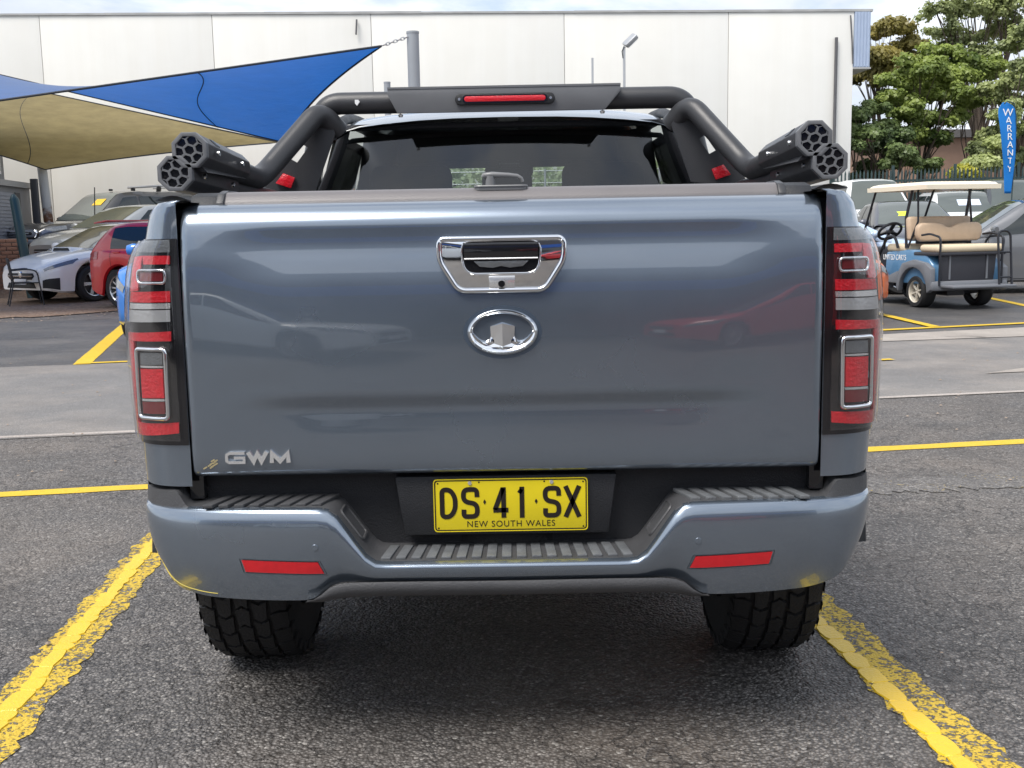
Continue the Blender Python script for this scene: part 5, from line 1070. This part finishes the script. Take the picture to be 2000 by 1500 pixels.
    me = wheel_meshes(r, .215, S.get('sp', 10), S.get('rim', m_alloy)); wx = S['w'][len(S['w'])//2][1]-.115
    for yw in (yr, yf):
        for sd_ in (-1, 1):
            o = bpy.data.objects.new('wheel', me[0]); COL.objects.link(o); o.parent = R; o.location = (sd_*wx, yw, r); o.rotation_euler = (random.random(), 0, 0 if sd_ > 0 else math.pi)
            for j, nm in ((1, 'rim'), (2, 'brake_disc')): q = bpy.data.objects.new(nm, me[j]); COL.objects.link(q); q.parent = o
    return R, sec, gh, panel
def sedan(**k):
    d = dict(L=4.6, H=1.475, w=[(-2.3, .66), (-2.22, .76), (-1.9, .87), (-1, .90), (1, .90), (1.85, .87), (2.15, .77), (2.3, .60)], zs=[(-2.3, .78), (-2.15, .93), (-1.4, .97), (0, .93), (1, .90), (1.8, .80), (2.2, .68), (2.3, .58)], zt=[(-2.3, .84), (-2.15, 1.04), (-1.5, 1.08), (0, 1.0), (1.0, 1.0), (1.6, .94), (2.1, .80), (2.3, .66)], gh=(-1.80, -.85, .22, 1.18), wh=(-1.30, 1.36, .33)); d.update(k); return d
def hatch(**k):
    d = dict(L=4.26, H=1.47, w=[(-2.13, .70), (-2.05, .80), (-1.7, .885), (-1, .90), (.9, .90), (1.7, .87), (2.0, .77), (2.13, .62)], zs=[(-2.13, .82), (-2.0, .95), (-1.4, .98), (0, .94), (1, .91), (1.7, .80), (2.03, .68), (2.13, .58)], zt=[(-2.13, .88), (-2.0, 1.02), (-1.5, 1.05), (0, 1.0), (.95, 1.0), (1.5, .93), (1.95, .80), (2.13, .66)], gh=(-2.06, -1.55, .25, 1.12), wh=(-1.31, 1.32, .33), yq=-1.45, ym=-.32); d.update(k); return d
def suv(**k):
    d = dict(L=4.5, H=1.66, w=[(-2.25, .74), (-2.15, .84), (-1.8, .91), (-1, .925), (.9, .925), (1.8, .90), (2.1, .80), (2.25, .66)], zs=[(-2.25, .92), (-2.1, 1.06), (-1.4, 1.09), (0, 1.05), (1, 1.02), (1.8, .94), (2.15, .80), (2.25, .70)], zt=[(-2.25, .98), (-2.1, 1.12), (-1.5, 1.15), (0, 1.1), (.95, 1.12), (1.6, 1.06), (2.05, .95), (2.25, .78)], gh=(-2.18, -1.75, .15, 1.05), wh=(-1.33, 1.36, .36), sill=.26, yq=-1.3, ym=-.35, yq2=(-1.72, -1.40)); d.update(k); return d
pw = paint('pearl_white_paint', (.88, .86, .82)); psil = paint('silver_paint', (.36, .37, .37), .6); pred = paint('bright_red_paint', (.62, .012, .02)); pblk = paint('graphite_paint', (.065, .064, .064), .5); pbl = paint('vivid_blue_paint', (.012, .16, .55)); plb = paint('pale_blue_paint', (.50, .62, .80), .25); pnavy = paint('dark_blue_grey_paint', (.09, .095, .115), .5); pgr = paint('dark_grey_paint', (.17, .175, .185), .5); por = paint('orange_paint', (.72, .15, .025)); pwh = paint('white_paint', (.80, .82, .83)); pdk = paint('dark_suv_paint', (.05, .055, .06), .4)
# white sedan with bonnet scoop
R_, sec, gh, panel = make_car('white_sedan', 'white sedan with bonnet scoop parked nose out on the gravel', 'car', (-7.95, 22.45, .012), 146, pw, sedan(rim=m_alloy, sp=5, wh=(-1.30, 1.36, .345), hl=(1.66, 2.24, 4.0, 4.95), gw=.66))
sc_ = B(); sc_.prism([(-.34, 0), (.34, 0), (.28, .085), (-.28, .085)], 1.42, .95, 'y', [(-.30, 0), (.30, 0), (.2, .01), (-.2, .01)]); sc_.v = [(x, y, z+lerp(.945, .985, (1.45-y)/.5)) for x, y, z in sc_.v]; sc_.build('bonnet_scoop', pw, R_, .02)
B().prism([(-.26, .958), (.26, .958), (.22, 1.015), (-.22, 1.015)], 1.435, 1.40).build('scoop_mouth', m_trim, R_, .004)
for sx in (-1, 1): panel('fog_recess', sec, 2.04, 2.27, 1.1, 2.3, m_trim, (sx,), .008, 6, 5)
B().lathe([(0, .012), (.05, .010), (.06, 0)], 16, (0, 2.312, .545), 'y').build('badge', m_chrome, R_)
make_car('silver_sedan', 'silver sedan parked behind the white sedan with the scoop', 'car', (-8.55, 25.0, gz(25.0)), 146, psil, sedan(H=1.50))
# red hatch, seen on its rear quarter
R_, sec, gh, panel = make_car('red_hatchback', 'bright red hatchback with silver multi spoke wheels', 'car', (-5.22, 19.05, .012), -115.5, pred, hatch(rim=m_alloy, sp=12, wh=(-1.31, 1.32, .335), tl=(-2.10, -1.80, 3.6, 4.9)))
B().box((0, -1.98, 1.475), (1.15, .30, .03), Matrix.Rotation(.12, 3, 'X')).build('roof_spoiler', pred, R_, .01)
panel('rear_bumper_lip', sec, -2.11, -1.75, .3, .9, m_white, (1, -1), .006, 6, 3)
# blue car mostly behind the pickup
make_car('blue_suv', 'vivid blue car hidden behind the pickup, its mirror showing at left', 'car', (-3.62, 14.2, 0), 180, pbl, suv(L=4.3, H=1.42, zs=[(-2.15, .84), (-2.0, .98), (-1.4, 1.0), (0, .97), (1, .95), (1.8, .88), (2.1, .74), (2.15, .66)], zt=[(-2.15, .9), (-2.0, 1.03), (-1.5, 1.05), (0, 1.0), (.95, 1.02), (1.6, .97), (1.95, .88), (2.15, .72)], gh=(-2.08, -1.65, .15, 1.05), w=[(-2.15, .74), (-2.05, .84), (-1.8, .89), (-1, .90), (.9, .90), (1.7, .88), (2.0, .80), (2.15, .66)]))
# dark dual cab with canopy and roof bars
pk = dict(L=5.3, H=1.90, w=[(-2.65, .82), (-2.6, .86), (-2.2, .92), (-1, .93), (1, .93), (1.9, .92), (2.4, .86), (2.65, .72)], zs=[(-2.65, 1.10), (-2.5, 1.13), (0, 1.10), (1, 1.10), (1.9, 1.08), (2.45, 1.02), (2.65, .92)], zt=[(-2.65, 1.12), (-2.5, 1.15), (0, 1.14), (1.1, 1.18), (1.9, 1.16), (2.4, 1.10), (2.65, .98)], gh=(-2.62, -2.25, .35, 1.22), wh=(-1.65, 1.58, .385), sill=.42, tum=.30, ym=-.10, yq=-.85, yq2=(-2.15, -1.10), mm=m_chrome, gw=.80, hl=(2.05, 2.60, 3.7, 4.9))
R_, sec, gh, panel = make_car('dark_pickup', 'dark grey dual cab pickup with canopy, roof bars and yellow windscreen sticker', 'pickup truck', (-10.0, 27.9, .42), 146, pblk, pk)
B().prism([(-.60, .985), (.60, .985), (.68, .90), (.60, .80), (-.60, .80), (-.68, .90)], 2.62, 2.70).build('chrome_grille', m_chrome, R_, .02)
B().prism([(-.48, .93), (.48, .93), (.52, .895), (.48, .855), (-.48, .855), (-.52, .895)], 2.69, 2.706).build('grille_mesh', m_trim, R_, .005); B().box((0, 2.71, .893), (.80, .02, .035)).build('grille_slat', m_chrome, R_, .004)
B().box((0, 2.64, .70), (1.5, .12, .13)).build('nudge_panel', m_chrome, R_, .03)
for y in (-.9, -1.7):
    B().tube([(-.72, y, 2.03), (.72, y, 2.03)], .022, 6, False, True, 1.5).build('roof_bar', m_gal, R_)
    for sx in (-1, 1): B().box((sx*.52, y, 1.965), (.07, .10, .11)).build('bar_foot', m_trim, R_, .01)
B().tube([(-.83, 1.25, 1.18), (-.84, 1.2, 1.95)], .012, 6).build('aerial', m_trim, R_); B().box((0, .15, 1.93), (.04, .10, .05)).build('roof_fin', m_trim, R_, .01)
p = gh(.85, 2.6); q = gh(.68, 2.6); st = B(); st.add([(-.46, .80, gh(.80, 3).z+.016), (-.10, .80, gh(.80, 3).z+.016), (-.10, .62, gh(.62, 3).z+.016), (-.46, .62, gh(.62, 3).z+.016)], [(0, 1, 2, 3)]); st.build('windscreen_sticker', M('yellow_sticker', (.80, .47, .03), .5, 0, 0, .5, .4, 14), R_)
# right hand side
make_car('orange_car', 'orange car mostly behind the pickup, only its nose showing', 'car', (2.80, 15.25, 0), -90, por, hatch(H=1.38, L=4.26))
make_car('pale_blue_sedan', 'pale metallic blue sedan behind the golf buggy', 'car', (5.35, 20.0, 0), -97, plb, sedan(H=1.50))
R_, sec, gh, panel = make_car('dark_blue_sedan', 'dark blue grey sedan facing out with a lime windscreen sticker', 'car', (8.45, 24.3, gz(24.3)*.6), 173, pnavy, sedan(H=1.50))
st = B(); st.add([(.10, .86, gh(.86, 3).z+.014), (.46, .86, gh(.86, 3.).z+.002), (.46, .68, gh(.68, 3.).z+.002), (.10, .68, gh(.68, 3).z+.014)], [(0, 1, 2, 3)]); st.build('windscreen_sticker', M('lime_sticker', (.66, .78, .06), .5), R_)
make_car('dark_grey_hatchback', 'dark grey hatchback parked side on behind the golf buggy', 'car', (9.0, 19.5, 0), 86, pgr, hatch(H=1.62, L=4.4, zs=[(-2.13, .86), (-2.0, 1.0), (-1.4, 1.02), (0, .98), (1, .95), (1.7, .84), (2.1, .70), (2.2, .60)], gh=(-2.10, -1.3, .25, 1.25)))
make_car('white_van', 'white boxy van with pale windscreen by the fence', 'van', (8.85, 28.3, .42), 176, pwh, suv(H=1.86, L=4.2, w=[(-2.1, .78), (-2.0, .84), (-1.8, .87), (-1, .88), (.9, .88), (1.7, .86), (1.95, .80), (2.1, .68)], gh=(-2.05, -1.9, .70, 1.45)))
R_, sec, gh, panel = make_car('white_wagon', 'white car with a pale windscreen card, right of the dark blue sedan', 'car', (10.95, 27.6, .42), 172, pwh, hatch(H=1.52))
st = B(); st.add([(-.30, .86, gh(.86, 3).z+.014), (.22, .86, gh(.86, 3.).z+.014), (.22, .62, gh(.62, 3.).z+.014), (-.30, .62, gh(.62, 3).z+.014)], [(0, 1, 2, 3)]); st.build('price_card', M('pale_card', (.62, .70, .85), .6), R_)
make_car('dark_suv', 'dark four wheel drive by the fence left of the blue flag', 'car', (12.2, 27.6, .42), 175, pdk, suv(H=1.80, L=4.4))
make_car('white_hatchback', 'white car roof at the far right edge beyond the dark grey hatchback', 'car', (14.3, 25.2, .42), 100, pwh, hatch(H=1.46))
# cars and showroom behind the photographer, seen only as reflections in the paint and chrome
make_car('white_hatchback', 'white hatchback behind the photographer, reflected in the tailgate at left', 'car', (-3.3, -6.2, 0), -78, pwh, hatch(), 'cars behind the photographer', True)
make_car('red_hatchback', 'red hatchback behind the photographer, reflected in the tailgate at right', 'car', (3.6, -6.6, 0), 80, pred, hatch(), 'cars behind the photographer', True)
SR = thing('showroom', 'grey showroom with blue fascia behind the photographer', 'building', (0, -10, 0), 0, None, True)
m_show = M('charcoal_cladding', (.07, .074, .085), .6, 0, 0, .5, .1, 2)
B().box((0, -12.2, 2.3), (34, 5, 4.6)).build('wall', m_show, SR); B().box((0, -9.66, 2.9), (33, .06, .75)).build('fascia', M('blue_fascia', (.015, .10, .42), .4), SR)
for i in range(9): B().box((-14.4+i*3.6, -9.67, 1.25), (2.9, .05, 2.3)).build('window', M('showroom_glass', (.05, .055, .06), .05, 0, 0, .8), SR)
# ------------------------------------------------------------------ golf buggy
GC = thing('golf_buggy', 'blue and grey golf buggy with cream seats and roof', 'golf buggy', (6.20, 17.05, 0), math.radians(13))
m_cream = M('cream_vinyl', (.66, .56, .40), .5, 0, 0, .5, .06, 6, .1, 80); m_tan = M('aged_tan_vinyl', (.50, .38, .27), .55, 0, 0, .5, .16, 9, .2, 60); m_roof = M('cream_plastic', (.82, .75, .60), .4, 0, .1, .5, .05, 3)
m_cb = M('buggy_blue', (.075, .20, .36), .35, 0, .5, .5, .08, 3); m_cgy = M('buggy_grey_plastic', (.16, .17, .19), .55, 0, 0, .5, .1, 6); m_blk = M('black_steel_tube', (.014, .016, .022), .4); m_box = M('dark_bin', (.035, .036, .045), .5)
# local frame: +Y forward, rear axle at y=-.70, front at y=+.95
s = B(); prof = [(-1.18, .34), (-1.20, .62), (-1.02, .80), (-.55, .84), (.02, .80), (.06, .34)]
s.prism([(y, z) for y, z in prof], -.56, .56, 'x'); s.build('body', m_cb, GC, .04)
for sx in (-1, 1):
    s = B(); rr_ = [(-.80+.36*math.cos(math.radians(t)), .23+.36*math.sin(math.radians(t))) for t in range(0, 181, 15)]; ro = [(-1.24, .30), (-1.24, .60), (-1.10, .66), (-.80, .69), (-.50, .64), (-.38, .46), (-.36, .30)]
    s.prism([(y, z) for y, z in [( -.42, .23)]+rr_[0:0]]+[(y, z) for y, z in [(-.38, .28), (-.40, .48), (-.52, .64), (-.80, .70), (-1.10, .66), (-1.25, .58), (-1.25, .28)]]+[(y, z) for y, z in reversed(rr_[:])], sx*.545, sx*.625, 'x'); s.build('rear_arch', m_cgy, GC, .012)
    B().box((sx*.52, .42, .30), (.14, .95, .10)).build('side_step', m_cgy, GC, .02)
    B().prism([(.02, .34), (.02, .40), (-.36, .52), (-.36, .34)], sx*.562, sx*.600, 'x').build('side_skirt', m_cgy, GC, .008)
    # seat hip rail
    B().tube(fillet([(sx*.58, .05, .84), (sx*.60, -.02, 1.02), (sx*.60, -.28, 1.04), (sx*.58, -.34, .86)], .09, 5), .022, 8).build('hip_rail', m_blk, GC)
    # roof posts
    B().tube([(sx*.50, .92, .80), (sx*.50, .44, 1.74)], .018, 8).build('front_post', m_blk, GC)
    B().tube([(sx*.52, -.46, .86), (sx*.50, -.40, 1.30), (sx*.48, -.52, 1.74)], .022, 8).build('rear_post', m_blk, GC)
    B().tube([(sx*.52, -.50, .86), (sx*.44, -.62, 1.25), (sx*.42, -.56, 1.74)], .016, 8).build('rear_brace', m_blk, GC)
s = B(); s.box((0, -1.20, .33), (1.24, .16, .14)); s.build('rear_bumper', m_cgy, GC, .04)
s = B(); s.prism([(-.42, .40), (.42, .40), (.46, .80), (-.46, .80)], -1.215, -1.16); s.build('bag_well', m_box, GC, .01)
for sx in (-.30, .30): B().box((sx, -1.222, .60), (.025, .012, .36)).build('well_rib', m_cgy, GC)
B().box((0, .55, .30), (1.08, 1.1, .05)).build('floor', m_box, GC)
s = B(); s.prism([(.90, .28), (1.15, .36), (1.20, .62), (1.02, .86), (.86, .84), (.80, .45)], -.56, .56, 'x'); s.build('front_cowl', m_box, GC, .05)
s = B(); s.box((0, -.22, .86), (1.10, .50, .12)); s.build('seat_cushion', m_cream, GC, .045, 60, 3)
s = B(); s.box((0, -.48, 1.14), (1.06, .11, .36), Matrix.Rotation(-.15, 3, 'X')); s.build('front_backrest', m_tan, GC, .05, 60, 3)
s = B(); s.box((0, -1.05, .86), (1.08, .46, .11)); s.build('rear_seat', m_cream, GC, .045, 60, 3)
s = B(); pts_ = [(-.50, .97), (-.45, .955), (.45, .955), (.50, .97), (.535, 1.06), (.53, 1.17), (.47, 1.225), (.24, 1.225), (.13, 1.205), (.05, 1.165), (0, 1.155), (-.05, 1.165), (-.13, 1.205), (-.24, 1.225), (-.47, 1.225), (-.53, 1.17), (-.535, 1.06)]
s.prism(pts_, -.66, -.77); s.build('rear_backrest', m_tan, GC, .035, 60, 3)
B().box((0, -.60, 1.02), (.9, .05, .20)).build('seat_frame', m_blk, GC, .01)
s = B(); s.box((0, -1.0, .785), (1.14, .54, .05)); s.build('seat_base', m_box, GC, .015)
# rear footplate, grab frame
s = B(); s.box((.02, -1.42, .33), (1.0, .36, .035)); s.build('footplate', m_cgy, GC, .01)
B().tube(fillet([(-.50, -1.28, .34), (-.50, -1.28, 1.02), (-.50, -1.02, 1.07), (-.50, -.82, 1.05)], .06, 4), .016, 8).build('armrest', m_blk, GC)
B().tube(fillet([(.50, -1.28, .34), (.50, -1.28, 1.02), (.50, -1.02, 1.07), (.50, -.82, 1.05)], .06, 4), .016, 8).build('armrest', m_blk, GC)
B().tube(fillet([(.28, -1.54, .34), (.28, -1.46, 1.10), (.48, -1.46, 1.10), (.48, -1.54, .34)], .10, 6), .017, 8).build('grab_frame', m_blk, GC)
B().tube([(.29, -1.49, .80), (.47, -1.49, .80)], .014, 6).build('grab_rung', m_blk, GC); B().tube([(.29, -1.53, .45), (.47, -1.53, .45)], .014, 6).build('grab_rung', m_blk, GC)
B().tube(fillet([(.58, -1.10, .36), (.66, -1.10, 1.02), (.64, -.76, 1.02), (.60, -.70, .84)], .09, 5), .015, 8).build('side_rail', m_blk, GC)
# roof: shallow dished cream canopy
s = B()
def rf_(u, v):
    x = lerp(-1, 1, u); y = lerp(-1, 1, v); k = max(abs(x), abs(y)); z = 1.81-.045*max(0, (k-.80)/.20)**2*1.0+.012*(1-k); return (x*.60, -.26+y*.80, z)
s.grid(rf_, 20, 24); s.grid(lambda u, v: (lambda p: (p[0]*.995, -.26+(p[1]+.26)*.995, 1.70 if max(abs(2*u-1), abs(2*v-1)) > .9 else 1.75))(rf_(u, v)), 20, 24)
lp = [rf_(i/20, 0) for i in range(20)]+[rf_(1, i/24) for i in range(24)]+[rf_(1-i/20, 1) for i in range(20)]+[rf_(0, 1-i/24) for i in range(24)]
n_ = len(lp); s.add(lp+[(x*.995, -.26+(y+.26)*.995, 1.70) for x, y, z in lp], [(i, (i+1) % n_, (i+1) % n_+n_, i+n_) for i in range(n_)]); s.build('roof', m_roof, GC, 0, 40)
# steering wheel
c = Vector((-.26, .42, 1.10)); rt = Matrix.Rotation(-.75, 3, 'X'); SW = B().tube([c+rt @ Vector((.18*math.cos(t), .18*math.sin(t), 0)) for t in [i*math.pi/12 for i in range(24)]], .022, 8, True).build('steering_wheel', m_blk, GC)
s = B()
for t in (.5, 2.64, 4.71): s.box(c+rt @ Vector((.09*math.cos(t), .09*math.sin(t), 0)), (.17, .06, .02), rt @ Matrix.Rotation(t, 3, 'Z'))
s.lathe([(0, .02), (.06, .015), (.07, -.02)], 14, c, 'z'); s.build('wheel_hub', m_blk, SW); B().tube([c, (-.26, .78, .62)], .022, 8).build('steering_column', m_blk, GC)
wm_ = wheel_meshes(.235, .21, 6, M('cream_hub', (.62, .58, .50), .4, .2))
for wx, wy in ((-.47, -.80), (.47, -.80), (-.47, .85), (.47, .85)):
    o = bpy.data.objects.new('wheel', wm_[0]); COL.objects.link(o); o.parent = GC; o.location = (wx, wy, .235); o.rotation_euler = (.3, 0, 0 if wx > 0 else math.pi)
    q = bpy.data.objects.new('rim', wm_[1]); COL.objects.link(q); q.parent = o
s = B(); s.tube([(-.45, -.80, .23), (.45, -.80, .23)], .05, 8); s.box((.0, -.8, .26), (.28, .3, .18)); s.build('axle', m_box, GC)
text_obj('side_lettering', 'UNITED CARTS', .115, m_white, GC, Matrix.Translation((-.5625, -.22, .715)) @ Matrix.Rotation(math.radians(-90), 4, 'Z') @ FACE, .002, .78)
# ------------------------------------------------------------------ chair on the gravel
ch = atz(52, 597, 0); CH = thing('metal_chair', 'black metal outdoor chair in front of the white sedan', 'chair', (ch.x, ch.y, .014), math.radians(-62))
for sx in (-1, 1):
    B().tube(fillet([(sx*.25, -.30, 0), (sx*.23, -.20, .42), (sx*.23, -.26, .86)], .05, 4), .013, 8).build('rear_leg', m_blk, CH)
    B().tube(fillet([(sx*.27, .28, 0), (sx*.25, .20, .62), (sx*.25, .05, .66), (sx*.24, -.22, .64)], .07, 5), .013, 8).build('front_leg', m_blk, CH)
s = B(); s.grid(lambda u, v: (lerp(-.23, .23, u), lerp(.22, -.20, v), .42-.02*math.sin(u*math.pi)), 6, 4); o = s.build('seat', m_blk, CH); o.modifiers.new('t', 'SOLIDIFY').thickness = .012
s = B(); s.grid(lambda u, v: (lerp(-.23, .23, u), lerp(-.21, -.27, v)-.02*math.sin(u*math.pi), lerp(.48, .86, v)), 6, 4); o = s.build('backrest', m_blk, CH); o.modifiers.new('t', 'SOLIDIFY').thickness = .012
# ------------------------------------------------------------------ trees beyond the fence
m_bark = M('grey_brown_bark', (.115, .090, .070), .9, 0, 0, .3, .4, 6, .7, 20)
lf_dark = leafmat('dark_green_leaves', (.06, .10, .04), (.20, .27, .09), .34, .9); lf_olive = leafmat('olive_leaves', (.16, .145, .04), (.40, .34, .10), .38, .6); lf_mid = leafmat('fresh_green_leaves', (.11, .17, .04), (.38, .46, .11), .40, .7); lf_gum = leafmat('pale_gum_leaves', (.17, .21, .085), (.48, .54, .22), .40, .8); lf_lime = leafmat('yellow_green_leaves', (.28, .29, .03), (.52, .50, .07), .4, 1)
def tree(label, base, clumps, mat, nleaf, size, rng, trunk_r=.14, name='tree', group='trees beyond the fence', flat=.6, lean=(0, 0)):
    T = thing(name, label, 'tree', tuple(base), 0, group, True); base = Vector(base)
    top = max((c[0].z for c in clumps)); cen = sum((c[0] for c in clumps), Vector())/len(clumps)
    tr_ = B(); fork = Vector((lerp(base.x, cen.x, .45)+lean[0], lerp(base.y, cen.y, .45), lerp(base.z, top, .36)))
    m1 = base.lerp(fork, .5)+Vector((rng.uniform(-.15, .15), 0, 0)); tr_.tube([base-Vector((0, 0, .1)), m1, fork], [trunk_r*1.25, trunk_r, trunk_r*.8], 10)
    for c, r in clumps:
        mid = fork.lerp(c, .55)+Vector((rng.uniform(-.3, .3), rng.uniform(-.3, .3), -.25*r.z)); tr_.tube([fork-Vector((0, 0, .1)), fork.lerp(mid, .5)+Vector((0, 0, .1)), mid, c], [trunk_r*.36, trunk_r*.27, trunk_r*.18, trunk_r*.06], 6)
        for _ in range(4):
            e = c+Vector((rng.uniform(-1, 1)*r.x, rng.uniform(-1, 1)*r.y, rng.uniform(-.4, .6)*r.z))*.85; tr_.tube([mid, mid.lerp(e, .5)+Vector((0, 0, .08)), e], [trunk_r*.16, trunk_r*.1, trunk_r*.03], 4)
    tr_.build('trunk', m_bark, T, 0, 60, weld=False)
    cr_ = B(); vol = [c[1].x*c[1].y*c[1].z for c in clumps]; tot = sum(v**.75 for v in vol)
    for (c, r), v in zip(clumps, vol):
        n = int(nleaf*v**.75/tot); subs = []
        for _ in range(max(10, int(22*r.x))):
            d = Vector((rng.gauss(0, 1), rng.gauss(0, 1), abs(rng.gauss(0, .9))-.25)).normalized(); subs.append((c+Vector((d.x*r.x, d.y*r.y, d.z*r.z))*rng.uniform(.30, .98), rng.uniform(.18, .50)*max(.55, min(r.x, 1.5))))
        def samp():
            sc, sr = rng.choice(subs); d = Vector((rng.gauss(0, 1), rng.gauss(0, 1), rng.gauss(0, 1))).normalized(); k = rng.random()**.55*(1.35 if rng.random() < .25 else 1)
            return sc+Vector((d.x*sr*k, d.y*sr*k, d.z*sr*k*flat)), (d+Vector((0, -.1, .55))+Vector((rng.gauss(0, .45), rng.gauss(0, .45), rng.gauss(0, .45)))).normalized()
        leaves(cr_, n, samp, size, rng, .3)
    cr_.build('crown', mat, T, 0, 0, weld=False, recalc=False); return T
def cl(lst, d, sy=1.0, sq=.62):
    o = []
    for px, py, rpx in lst:
        dd = d+random.Random(px*7+py).uniform(-1.2, 1.2); p = at(px, py, dd); r = rpx/FPX*dd; o.append((p, Vector((r, r*sy, r*sq))))
    return o
def bs(px, d): p = at(px, 400, d); return (p.x, p.y, .40)
T1 = random.Random(11)
tree('olive topped tree rising just right of the warehouse corner', bs(1722, 38), cl([(1700, 75, 32), (1742, 62, 40), (1778, 92, 40), (1715, 115, 48), (1765, 125, 46), (1690, 150, 36), (1805, 120, 30), (1735, 150, 44)], 38), lf_olive, 42000, .105, T1, .16)
tree('broad fresh green tree in the middle of the row', bs(1790, 35.5), cl([(1838, 105, 38), (1800, 140, 48), (1850, 150, 50), (1760, 165, 44), (1815, 185, 48), (1865, 190, 40), (1740, 200, 40), (1790, 225, 46), (1850, 235, 44), (1770, 262, 42), (1830, 275, 40)], 35.5), lf_mid, 66000, .10, T1, .15)
tree('dark green tree growing against the warehouse corner', bs(1695, 33.2), cl([(1678, 230, 26), (1705, 215, 30), (1725, 250, 34), (1690, 262, 34), (1745, 275, 34), (1715, 292, 34), (1765, 300, 30), (1668, 285, 18)], 33.2), lf_dark, 38000, .095, T1, .17)
tree('tall pale gum tree spreading across the top right corner', bs(1930, 46), cl([(1830, 25, 34), (1855, 60, 30), (1825, 70, 22), (1890, 20, 44), (1935, 15, 50), (1900, 80, 34), (1960, 60, 44), (1850, 90, 24), (1985, 20, 40), (1925, 105, 34), (1900, -30, 50), (1840, -20, 40), (1990, -30, 60)], 46, 1, .8), lf_gum, 27000, .12, T1, .24, flat=.8)
tree('leafy light green tree at the right edge behind the flag', bs(1998, 33.5), cl([(1985, 90, 26), (1998, 130, 36), (1970, 170, 34), (1995, 200, 40), (1962, 225, 34), (1985, 260, 42), (1930, 180, 24), (1940, 270, 34), (1975, 310, 40), (2010, 60, 30), (2030, 150, 50), (2030, 260, 50)], 33.5, 1, .75), lf_gum, 62000, .10, T1, .13)
tree('sparse lime and brown tree left of the flag', bs(1882, 36.5), cl([(1910, 140, 36), (1880, 120, 28), (1930, 150, 30), (1905, 200, 32), (1885, 205, 22), (1945, 130, 26)], 36.5), lf_lime if False else lf_mid, 15000, .105, T1, .09)
tree('low shrubby tree between the flag and the slim trunk', bs(1925, 32.6), cl([(1915, 290, 26), (1940, 305, 28), (1920, 325, 28), (1950, 280, 22), (1900, 320, 18)], 32.6), lf_gum, 20000, .09, T1, .08)
tree('small yellow green bush above the fence', bs(1880, 31.6), cl([(1882, 335, 17), (1872, 342, 13), (1894, 342, 12)], 31.6, 1, .8), lf_lime, 2600, .09, T1, .05, 'bush', 'trees beyond the fence')
tree('dark understorey shrub behind the fence at the middle', bs(1800, 33.6), cl([(1740, 318, 26), (1775, 315, 26), (1805, 330, 22), (1705, 325, 22), (1830, 322, 20), (1690, 345, 20)], 33.6), lf_dark, 22000, .095, T1, .10)
